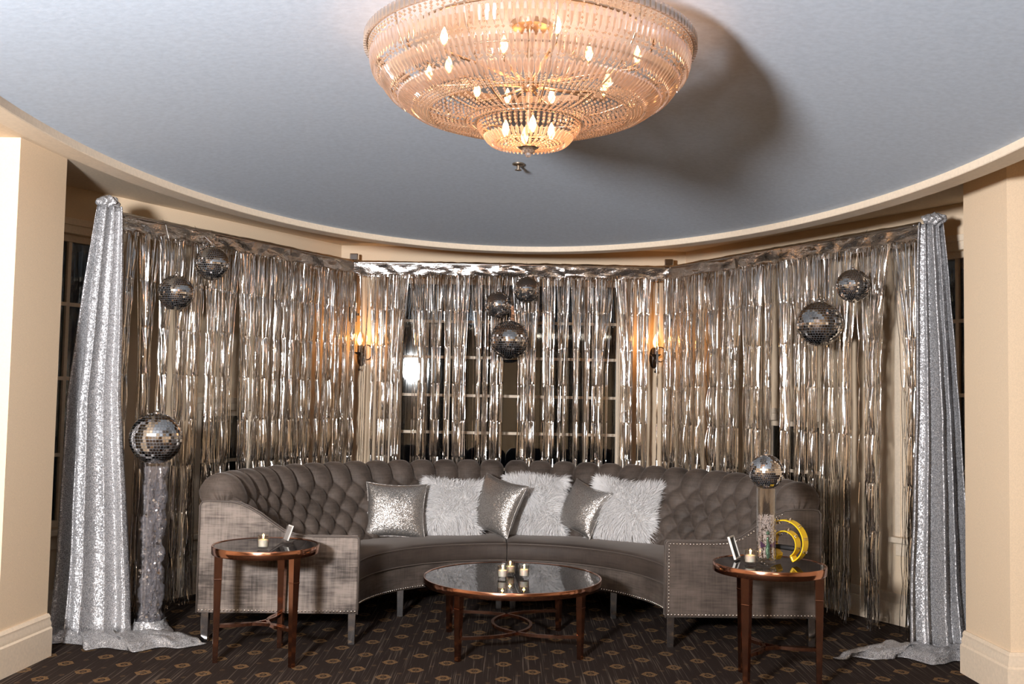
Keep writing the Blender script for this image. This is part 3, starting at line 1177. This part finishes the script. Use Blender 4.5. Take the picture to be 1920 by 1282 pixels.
def arc_pts(p, q, bulge, n=28):
    p, q = Vector(p), Vector(q)
    mid = (p + q) / 2
    d = q - p
    nrm = Vector((-d.y, d.x, 0)).normalized()
    out = []
    for i in range(n + 1):
        f = i / n
        out.append(p.lerp(q, f) + nrm * bulge * (1 - (2 * f - 1) ** 2))
    return out

def side_table(loc, rot, label):
    t = thing('side_table', label, 'table', (*loc, 0), 0, 'round copper side tables')
    table_top(t, .298, .642, .046)
    P = []
    for k in range(3):
        a = rot + k * 2 * pi / 3
        x, y = .258 * cos(a), .258 * sin(a)
        P.append((x, y))
        tapered_leg(t, x, y, a, .598, .046, .026, .455)
    for k in range(3):
        a, b = P[k], P[(k + 1) % 3]
        pts = arc_pts((a[0] * .97, a[1] * .97, .20), (b[0] * .97, b[1] * .97, .20), .10)
        m = MB().tube(pts, .0125, 4, rot=pi / 4, up=(0, 0, 1))
        m.build('stretcher', 'copper', t, smooth=35)
    return t
T1 = side_table((-1.376, 5.714), radians(-39), 'copper side table with black glass top in front of the left sofa arm')
MB().box((-.012, .052, .197), (.045, .004, .016), Matrix.Rotation(radians(30), 3, 'Z')).build('paper_tag', 'label', T1)
T2 = side_table((1.40, 5.39), radians(-10), 'copper side table holding the yellow tambourine and the bead-filled vase')

t = thing('coffee_table', 'low round copper coffee table with black mirrored top and three candles', 'table', (.03, 6.14, 0), 0)
table_top(t, .543, .414, .042, 96)
P = []
for k in range(4):
    a = radians(45 + 7.5 + 90 * k)
    x, y = .50 * cos(a), .50 * sin(a)
    P.append((x, y))
    tapered_leg(t, x, y, a, .374, .042, .026, .29)
def cbow(p, q, out):
    """half-oval stretcher from leg p to leg q, bowing past the middle by out"""
    p, q = Vector((*p, 0)), Vector((*q, 0))
    mid = (p + q) / 2
    d = (q - p) / 2
    inn = -mid.normalized()
    D = mid.length + out
    pts = []
    for i in range(41):
        a = pi * i / 40
        pts.append(mid - d * cos(a) + inn * D * sin(a) ** .85 + Vector((0, 0, .128)))
    return pts
MB().tube(cbow(P[1], P[2], .115), .0125, 4, rot=pi / 4, up=(0, 0, 1)).build('stretcher', 'copper', t, smooth=35)
MB().tube([Vector(p) + Vector((0, 0, .0)) for p in cbow(P[3], P[0], .115)], .0125, 4, rot=pi / 4, up=(0, 0, 1)).build('stretcher', 'copper', t, smooth=35)

# ------------------------------------------------------------------ votive candles
def votive(loc, label, wax_h=.034, lit=1.0, group='votive candles', light=0.5):
    t = thing('votive_candle', label, 'candle', loc, 0, group)
    pr = [(.024, .0), (.030, .004), (.0315, .02), (.033, .074), (.0315, .074), (.0295, .012), (.001, .011)]
    MB().lathe(pr, 28, cap=False).add([], []).build('glass_cup', 'cup_glass', t, smooth=40)
    MB().lathe([(.0275, .0125), (.0275, .012 + wax_h), (.022, .014 + wax_h), (.001, .012 + wax_h)], 24).build('wax', 'wax', t, smooth=40)
    z = .012 + wax_h
    MB().tube([(0, 0, z - .002), (.001, 0, z + .009)], .001, 5).build('wick', 'black', t)
    fl = [(.0004, z + .004), (.0042, z + .010), (.0052, z + .015), (.0036, z + .023), (.0004, z + .034)]
    MB().lathe(fl, 12).build('flame', 'flame', t, smooth=180)
    l = lamp('candle_light', 'POINT', (loc[0], loc[1], loc[2] + z + .018), light, (1, .55, .2), .006)
    return t
votive((-1.352, 5.55, .6425), 'lit votive candle alone on the left copper table', .036, light=.25)
votive((-.03, 6.06, .4145), 'front left lit votive candle of three on the coffee table')
votive((.015, 6.21, .4145), 'rear lit votive candle of three on the coffee table')
votive((.10, 6.10, .4145), 'front right lit votive candle of three on the coffee table')
votive((1.288, 5.345, .6425), 'lit votive candle beside the bead-filled vase', .032)

# card holders
t = thing('card_holder', 'white card leaning in a clear holder on the left copper table', 'card', (-1.272, 5.80, .6425), radians(-58))
MB().box((0, 0, .006), (.075, .045, .012)).build('base', 'clear', t, mods=[('bevel', .003)])
MB().box((0, .004, .055), (.070, .006, .088), Matrix.Rotation(radians(-20), 3, 'X')).build('card', 'white', t)
MB().box((0, -.006, .052), (.074, .003, .086), Matrix.Rotation(radians(-20), 3, 'X')).build('cover', 'clear', t)
t = thing('card_holder', 'small framed card standing left of the candle on the right table', 'card', (1.236, 5.50, .6425), radians(62))
R3 = Matrix.Rotation(radians(-18), 3, 'X')
m = MB()
for c, d in (((-.042, 0, 0), (.008, .012, .125)), ((.042, 0, 0), (.008, .012, .125)), ((0, 0, .0585), (.076, .012, .008)), ((0, 0, -.0585), (.076, .012, .008))):
    m.box(R3 @ Vector(c) + Vector((0, 0, .063)), d, R3)
m.build('frame', 'white', t)
MB().box(R3 @ Vector((0, .002, 0)) + Vector((0, 0, .063)), (.076, .004, .109), R3).build('card', 'black', t)

# ------------------------------------------------------------------ mirror balls
def mirror_ball_meshes():
    """unit ball: flat mirror tiles in rows over a core"""
    mb = MB()
    r = random.Random(5)
    rows = 26
    for i in range(rows):
        la = -pi / 2 + pi * (i + .5) / rows
        n = max(5, round(2 * pi * cos(la) * rows / pi))
        hl = pi / rows * .43
        off = r.uniform(0, 1)
        for k in range(n):
            lo = 2 * pi * (k + off) / n
            hw = pi / n * .87
            c = Vector((cos(la) * cos(lo), cos(la) * sin(lo), sin(la)))
            e = Vector((-sin(lo), cos(lo), 0))
            u = c.cross(e)
            nn = (c + e * r.gauss(0, .03) + u * r.gauss(0, .03)).normalized()
            e2 = (e - nn * e.dot(nn)).normalized()
            u2 = nn.cross(e2)
            W, Hh = cos(la) * hw, hl
            q = [c + e2 * a * W + u2 * b * Hh for a, b in ((-1, -1), (1, -1), (1, 1), (-1, 1))]
            mb.add(q, [(0, 1, 2, 3)])
    return mb
TILE = None
def mirror_ball(c, R, label, hang=None, group=None):
    global TILE
    t = thing('mirror_ball', label, 'mirror ball', (c[0], c[1], c[2] - R), rng.uniform(0, 6), group)
    m4 = Matrix.Translation((0, 0, R)) @ Matrix.Diagonal((R, R, R, 1))
    if TILE is None:
        TILE = mirror_ball_meshes().build('mirror_tiles', 'mirror', t, kind='stuff')
        TILE.matrix_basis = m4
    else:
        inst(TILE, t, m4)
    MB().sphere((0, 0, R), R * .985, 32, 20).build('core', 'ball_core', t, smooth=180)
    MB().lathe([(.16 * R, 2 * R - .012), (.16 * R, 2 * R + .004), (.10 * R, 2 * R + .008), (.03 * R, 2 * R + .014)], 16).build('cap', 'chrome', t, smooth=40)
    MB().tube([(.009 * cos(a), 0, 2 * R + .02 + .009 * sin(a)) for a in [2 * pi * k / 14 for k in range(14)]], .0018, 5, closed=True).build('hanging_ring', 'chrome', t, smooth=180)
    if hang:
        best = None
        for a_, b_ in ((CL0, CL1), (CL1, CR1), (CR1, CR0)):
            d_ = b_ - a_
            f_ = max(0, min(1, (Vector(c[:2]) - a_).dot(d_) / d_.length_squared))
            q_ = a_ + d_ * f_
            if best is None or (q_ - Vector(c[:2])).length < (best - Vector(c[:2])).length:
                best = q_
        k_ = Vector((best.x - c[0], best.y - c[1]))
        k2 = k_ - k_.normalized() * .028
        zt_ = hang - (c[2] - R)
        t.rotation_euler = (0, 0, 0)
        MB().tube([(0, 0, 2 * R + .020), (k2.x, k2.y, zt_ - .01), (k_.x, k_.y, zt_ + .016)], .0016, 5).build('cord', 'chrome', t)
    return t
G = 'mirror balls hung in front of the tinsel'
zb = ZC + .01
mirror_ball((-2.125, 6.98, 2.402), .119, 'small mirror ball hung high on the left, under the crossbar', zb, G)
mirror_ball((-2.29, 6.74, 2.167), .119, 'small mirror ball hung on the left, the lower of that pair', zb, G)
mirror_ball((0.115, 8.500, 2.425), 0.112, 'small mirror ball topmost of the three in the centre', zb, G)
mirror_ball((-0.123, 8.500, 2.290), 0.113, 'small mirror ball second from top of the three in the centre', zb, G)
mirror_ball((-0.023, 8.440, 1.988), 0.163, 'large mirror ball lowest of the three in the centre', zb, G)
mirror_ball((2.278, 6.64, 2.29), .111, 'small mirror ball hung on the right above the large one', zb, G)
mirror_ball((2.117, 6.84, 2.047), .154, 'large mirror ball hung on the right below the small one', zb, G)
mirror_ball((-2.196, 6.20, 1.205), .158, 'large mirror ball resting on the clear glittering pillar')
mirror_ball((1.379, 5.38, 1.128), .0925, 'small mirror ball resting on the glass vase')

# ------------------------------------------------------------------ clear pillar with glittering film
t = thing('clear_pillar', 'tall clear acrylic pillar full of glittering film beside the left drape', 'pillar', (-2.205, 6.24, 0), 0)
RP, HP = .088, 1.058
MB().lathe([(RP, .01), (RP, HP), (RP - .004, HP), (RP - .004, .01)], 40, cap=False).build('tube', 'clear', t, smooth=40)
MB().lathe([(RP + .003, HP - .016), (RP + .003, HP - .001), (RP - .006, HP - .001), (RP - .006, HP - .016)], 40, cap=False).build('top_ring', 'clear', t, smooth=40)
def film(u, v):
    a = 2 * pi * u
    k = Vector((cos(a) * 1.8, sin(a) * 1.8, v * 11))
    r_ = .056 + .042 * noise.noise(k) + .022 * noise.noise(k * 3.1)
    r_ = min(.081, max(.02, r_))
    return (r_ * cos(a), r_ * sin(a), .03 + v * (HP - .06) + .01 * noise.noise(k * 2 + Vector((4, 4, 4))))
MB().grid(56, 150, film, closeu=True).build('crumpled_film', 'cellophane', t)
gl = MB()
r = random.Random(4)
for i in range(420):
    a, z = r.uniform(0, 6.283), .05 + (HP - .12) * r.random() ** 1.1
    rr = r.uniform(.02, .078)
    s_ = r.uniform(.003, .008)
    mm = Matrix.Rotation(r.uniform(0, 6), 3, 'X') @ Matrix.Rotation(r.uniform(0, 6), 3, 'Z')
    q = [mm @ Vector((x * s_, y * s_, 0)) + Vector((rr * cos(a), rr * sin(a), z)) for x, y in ((-1, -1), (1, -1), (1, 1), (-1, 1))]
    gl.add(q, [(0, 1, 2, 3)])
gl.build('glitter_flakes', 'mirror', t, kind='stuff')
def wrap(u, v):
    a = 2 * pi * u
    r_ = RP + .005 + .05 * v ** 2 + .012 * noise.noise(Vector((cos(a) * 3, sin(a) * 3, v * 3)))
    return (r_ * cos(a), r_ * sin(a), .095 - .085 * v + .018 * noise.noise(Vector((cos(a) * 3, sin(a) * 3, v * 2 + 7))) * (1 - v))
MB().grid(60, 12, wrap, closeu=True).build('base_wrap', 'sequin_cloth', t, smooth=180)

# ------------------------------------------------------------------ vase with beads
t = thing('glass_vase', 'tall clear glass vase half filled with beads under a small mirror ball', 'vase', (1.379, 5.375, .6425), 0)
RV, HV = .0515, .40
MB().lathe([(.045, .001), (RV, .005), (RV, HV), (RV - .003, HV), (RV - .003, .022), (.001, .018)], 36, cap=False).build('glass', 'cup_glass', t, smooth=40)
bd = MB()
r = random.Random(12)
for i in range(1300):
    a = r.uniform(0, 6.283)
    rr = (RV - .008) * sqrt(r.uniform(.45, 1))
    z = .028 + .225 * r.random() ** .85
    s_ = r.uniform(.0026, .0046)
    if cos(a + pi / 2) > .55 and z < .16 and rr > .030 and abs(rr * cos(a)) < .03:
        rr *= .6
    bd.lathe([(.0003, -s_), (s_ * .87, -s_ * .4), (s_ * .87, s_ * .4), (.0003, s_)], 5, (rr * cos(a), rr * sin(a), z))
bd.build('beads', 'vase_bead', t, kind='stuff')
m = MB()
m.tube([(.002 * sin(k * 1.3), -.036, .03 + .0115 * k) for k in range(11)], [.006, .009, .012, .012, .011, .012, .010, .009, .006, .006, .004], 7)
m.sphere((0, -.036, .165), .011, 10, 7)
m.build('green_ornament', 'green', t)
m = MB()
for s_ in (-1, 1):
    m.prism([(.008 * s_, .095), (.040 * s_, .122), (.036 * s_, .085)][::s_], -.034, -.030, lambda a, b, q: (a, q, b))
m.build('purple_bow', 'purple', t)

# ------------------------------------------------------------------ yellow tambourine
t = thing('tambourine', 'yellow crescent tambourine with jingles and black grip standing behind the vase', 'tambourine', (1.50, 5.42, .643), radians(-46))
RO, CO = .116, .112
RI, CI = .072, .098
DP = .052
def band(R, cz, a0, a1, th, n=48):
    mb = MB()
    vs, fs = [], []
    for i in range(n + 1):
        a = a0 + (a1 - a0) * i / n
        for rr, y in ((R, -DP / 2), (R, DP / 2), (R - th, DP / 2), (R - th, -DP / 2)):
            vs.append((rr * cos(a), y, cz + rr * sin(a)))
    for i in range(n):
        for k in range(4):
            l = (k + 1) % 4
            fs.append((4 * i + k, 4 * i + 4 + k, 4 * i + 4 + l, 4 * i + l))
    fs += [(0, 1, 2, 3), (4 * n + 3, 4 * n + 2, 4 * n + 1, 4 * n)]
    return mb.add(vs, fs)
band(RO, CO, radians(-62), radians(242), .006, 60).build('outer_frame', 'yellow', t, smooth=35)
band(RI, CI, radians(-58), radians(238), .005).build('inner_frame', 'yellow', t, smooth=35)
for s_ in (-1, 1):
    a = radians(-60) if s_ > 0 else radians(240)
    p, q = (RI * cos(a), CI + RI * sin(a)), (RO * cos(a), CO + RO * sin(a))
    m = MB().box(((p[0] + q[0]) / 2, 0, (p[1] + q[1]) / 2), (hypot(p[0] - q[0], p[1] - q[1]), DP, .012), Matrix.Rotation(-a, 3, 'Y'))
    m.build('tip', 'yellow', t, mods=[('bevel', .004)])
for a, R, c in [(radians(k), RO, CO) for k in (-22, 12, 46, 80, 114, 148, 182, 206)] + [(radians(k), RI, CI) for k in (-10, 36, 82, 128, 174)]:
    j = None
    for s_ in (-1, 1):
        pos = Vector(((R - .003) * cos(a), 0, c + (R - .003) * sin(a)))
        ax = Vector((-sin(a), 0, cos(a)))
        mm = ax.to_track_quat('Z', 'Y').to_matrix()
        m = MB().lathe([(.002, -.0015), (.006, -.001), (.018, 0), (.018, .0014), (.006, .001), (.002, .001)], 14, pos + ax * s_ * .0042, mm)
        m.build('jingle', 'chrome', t, smooth=40)
MB().tube([(-.066, 0, .078), (-.04, 0, .078), (.04, 0, .078), (.066, 0, .078)], [.010, .014, .014, .010], 12).build('grip', 'black', t, smooth=50)

# ------------------------------------------------------------------ wall sconces
def sconce(x, z, label, power):
    t = thing('wall_sconce', label, 'wall lamp', (x, 8.85, z), 0, 'candle sconces behind the tinsel')
    MB().lathe([(.001, 0), (.045, 0), (.05, .006), (.035, .014), (.012, .018), (.001, .02)], 24, (0, 0, -.11),
               Matrix.Rotation(radians(90), 3, 'X') @ Matrix.Diagonal((.8, 1.9, 1))).build('backplate', 'iron', t, smooth=40)
    MB().tube([(0, -.015, -.13), (0, -.04, -.19), (.0, -.09, -.20), (0, -.12, -.15), (0, -.12, -.10)], .007, 8).build('arm', 'iron', t, smooth=180)
    MB().tube([(.055 + .045 * cos(a), -.04, -.08 + .065 * sin(a)) for a in [2 * pi * k / 24 for k in range(24)]], .005, 6, closed=True).build('scroll', 'iron', t, smooth=180)
    MB().lathe([(.010, -.115), (.045, -.09), (.048, -.084), (.02, -.088), (.018, -.09)], 20, (0, -.12, 0)).build('drip_cup', 'iron', t, smooth=40)
    MB().lathe([(.021, -.09), (.021, -.025), (.008, -.02)], 16, (0, -.12, 0)).build('candle_sleeve', 'iron', t, smooth=40)
    MB().lathe([(.006, -.022), (.02, .0), (.025, .02), (.019, .05), (.008, .08), (.001, .095)], 16, (0, -.12, 0)).build('bulb', 'sconce_bulb', t, smooth=180)
    MB().sphere((0, -.12, -.235), .012, 10, 8).tube([(0, -.12, -.225), (0, -.1, -.20)], .004, 6).build('finial', 'iron', t, smooth=180)
    lamp('sconce_light', 'POINT', (x, 8.66, z + .04), power, (1, .45, .13), .03)
sconce(-1.335, 1.955, 'lit candle sconce on the rear wall, seen through the left gap in the tinsel', 3.6)
sconce(1.262, 1.985, 'lit candle sconce on the rear wall, seen through the tinsel on the right', 2.8)

# ------------------------------------------------------------------ chandelier
CX, CY, CZ = .046, 3.60, 2.765
ZD = dome_z(CX, CY)
t = thing('chandelier', 'large round crystal chandelier glowing amber under the oval ceiling', 'chandelier', (CX, CY, CZ), 0)
PRF = resample([(.588, 0), (.578, -.05), (.552, -.105), (.505, -.160), (.44, -.205), (.36, -.238), (.28, -.258), (.195, -.266)], 60)
LEN = PRF[-1][1]
def on_prof(s):
    f = max(0, min(1, s / LEN)) * 59
    i = min(58, int(f))
    p = PRF[i][0].lerp(PRF[i + 1][0], f - i)
    d = (PRF[i + 1][0] - PRF[i][0]).normalized()
    return p, d
# rim: two flat bands with a beaded edge
m = MB()
pr = [(.590, .022), (.596, .022), (.596, -.004), (.590, -.004)]
m.grid(120, 5, lambda u, v: (pr[round(v * 4) % 4][0] * cos(2 * pi * u), pr[round(v * 4) % 4][0] * sin(2 * pi * u), pr[round(v * 4) % 4][1]), closeu=True)
m.build('rim', 'brass', t, smooth=35)
m = MB()
for k in range(150):
    a = 2 * pi * k / 150
    m.box((.602 * cos(a), .602 * sin(a), .008), (.010, .016, .034), Matrix.Rotation(a, 3, 'Z'))
m.build('rim_crystals', 'crystal', t, kind='stuff')
# frame: hoops, ribs, stem, arms
m = MB()
for s_ in (.16, .33, .47):
    p, d = on_prof(s_)
    m.tube([((p.x - .012) * cos(2 * pi * k / 72), (p.x - .012) * sin(2 * pi * k / 72), p.y + .006) for k in range(72)], .0035, 5, closed=True)
m.tube([(.193 * cos(2 * pi * k / 48), .193 * sin(2 * pi * k / 48), -.262) for k in range(48)], .006, 6, closed=True)
m.tube([(.45 * cos(2 * pi * k / 72), .45 * sin(2 * pi * k / 72), .03) for k in range(72)], .005, 5, closed=True)
m.build('hoops', 'brass', t, smooth=180)
for k in range(12):
    a = 2 * pi * (k + .25) / 12
    MB().tube([((p.x - .014) * cos(a), (p.x - .014) * sin(a), p.y + .008) for p, _ in PRF[::6]], .0035, 5).build('rib', 'brass', t, smooth=180)
m = MB()
m.tube([(0, 0, ZD - CZ), (0, 0, -.30)], .012, 10)
m.lathe([(.001, ZD - CZ - .03), (.07, ZD - CZ - .02), (.075, ZD - CZ + .01)], 24)
m.sphere((0, 0, -.12), .03, 12, 8)
m.build('stem', 'brass', t, smooth=40)
bulb_mb = MB().lathe([(.004, 0), (.011, .012), (.014, .026), (.009, .046), (.001, .062)], 10)
b0 = None
for k in range(12):
    a = 2 * pi * (k + .4) / 12
    R = .40 if k % 2 else .30
    z0 = -.07 if k % 2 else -.10
    MB().tube([(.02 * cos(a), .02 * sin(a), -.12), (R * .5 * cos(a), R * .5 * sin(a), z0 - .03), (R * cos(a), R * sin(a), z0 - .02), (R * cos(a), R * sin(a), z0)], .006, 6).build('arm', 'brass', t, smooth=180)
    mw = Matrix.Translation((R * cos(a), R * sin(a), z0))
    if b0 is None:
        b0 = bulb_mb.build('bulb', 'bulb', t, smooth=180)
        b0.matrix_basis = mw
    else:
        inst(b0, t, mw)
for k in range(4):
    a = 2 * pi * (k + .1) / 4
    inst(b0, t, Matrix.Translation((.085 * cos(a), .085 * sin(a), -.315)))
# strands
PRP = [(.0006, 0), (.0070, -.010), (.0092, -.030), (.0066, -.058), (.0006, -.074)]
pm = MB().lathe(PRP, 6)
p0 = None
rear = MB()
np_ = 0
NS = 150
beads = MB()
def bead(p, s_):
    beads.lathe([(.0003, -s_), (s_, 0), (.0003, s_)], 6, p)
def orient(p, d, a):
    D = Vector((d.x * cos(a), d.x * sin(a), d.y))
    return Matrix.Translation((p.x * cos(a), p.x * sin(a), p.y)) @ (-D).to_track_quat('Z', 'Y').to_matrix().to_4x4()
for k in range(NS):
    # nearest the camera first: those 100 strands carry single prisms
    a = -pi / 2 + (1 if k % 2 else -1) * 2 * pi * ((k + 1) // 2) / NS
    for s_, kind in ((.010, 'b'), (.022, 'b'), (.030, 'p'), (.112, 'b'), (.120, 'p'), (.202, 'b'), (.210, 'p'), (.292, 'b'), (.304, 'b'), (.316, 'b'), (.328, 'b'), (.340, 'b')):
        if kind == 'b':
            p, d = on_prof(s_)
            bead((p.x * cos(a), p.x * sin(a), p.y), .0062)
        else:
            p, d = on_prof(s_ + .003)
            mw = orient(p, d, a)
            if p0 is None:
                p0 = pm.build('crystal_prism', 'crystal', t)
                p0.matrix_basis = mw
            elif k < 100:
                inst(p0, t, mw)
            else:
                rear.lathe(PRP, 6, (0, 0, 0), mw)
    # second layer of bead strings inside the prisms
    if ((k + 1) // 2) % 2:
        for q_ in range(20):
            p, d = on_prof(.012 + q_ * .0165)
            bead(((p.x - .026) * cos(a), (p.x - .026) * sin(a), p.y + .012), .0058)
    # fine bead chains on the shallow bottom
    if k % 1 == 0:
        s_ = .357
        while s_ < LEN:
            p, d = on_prof(s_)
            if p.x > .36 or ((k + 1) // 2) % 2 == 0:
                bead((p.x * cos(a), p.x * sin(a), p.y), .0055)
            s_ += .0145
# inner basket hanging in the middle
INN = resample([(.190, -.262), (.180, -.290), (.155, -.318), (.115, -.338), (.065, -.348), (.036, -.350)], 40)
L2 = INN[-1][1]
dm = MB().lathe([(.0006, 0), (.0055, -.008), (.0070, -.022), (.0045, -.040), (.0006, -.048)], 6)
d0 = None
for k in range(56):
    a = 2 * pi * (k + .5) / 56
    s_ = .004
    while s_ < L2:
        f = s_ / L2 * 39
        i = min(38, int(f))
        p = INN[i][0].lerp(INN[i + 1][0], f - i)
        d = (INN[i + 1][0] - INN[i][0]).normalized()
        if .046 < s_ < .06:
            mw = orient(p, d, a)
            if d0 is None:
                d0 = dm.build('crystal_drop', 'crystal', t)
                d0.matrix_basis = mw
            else:
                inst(d0, t, mw)
            s_ += .052
            continue
        if p.x > .10 or k % 2 == 0:
            bead((p.x * cos(a), p.x * sin(a), p.y), .0056)
        s_ += .0125
rear.build('rear_prisms', 'crystal', t, kind='stuff')
beads.build('bead_strands', 'crystal_bead', t, kind='stuff')
m = MB().lathe([(.001, -.345), (.036, -.346), (.038, -.352), (.030, -.356), (.001, -.357)], 24)
m.build('bottom_plate', 'brass', t, smooth=40)
m = MB()
for k in range(8):
    a = 2 * pi * k / 8
    m.sphere((.017 * cos(a), .017 * sin(a), -.364), .0085, 6, 4)
m.sphere((0, 0, -.376), .012, 6, 5)
m.build('finial', 'crystal', t)
lamp('chandelier_light', 'POINT', (CX, CY, CZ - .14), 11, (1, .42, .19), .2)

# ------------------------------------------------------------------ small fittings
sx, sy = .018, 5.74
sz = dome_z(sx, sy)
t = thing('sprinkler_head', 'small dark sprinkler head on the ceiling beyond the chandelier', 'sprinkler', (sx, sy, sz), 0)
MB().lathe([(.036, .004), (.036, -.006), (.022, -.012), (.012, -.014)], 20).build('escutcheon', 'brass', t, smooth=40)
MB().lathe([(.010, -.014), (.010, -.034), (.020, -.036), (.020, -.039), (.001, -.040)], 14).build('deflector', 'brass', t, smooth=40)

d = (Vector(WR1) - Vector(WR0)).normalized()
p = Vector(WR0) + d * ((8.85 - 7.12) / (8.85 - 5.75)) * LS
t = thing('wall_outlet', 'wall outlet plate low on the right bay wall behind split tinsel', 'outlet', (p.x - .864 * .004, p.y - .504 * .004, .48), atan2(d.y, d.x))
MB().box((0, 0, 0), (.075, .008, .12)).build('plate', 'plate', t, mods=[('bevel', .003)])
for z in (-.027, .027):
    MB().box((0, -.004, z), (.034, .006, .030)).build('socket', 'trim', t, mods=[('bevel', .004)])
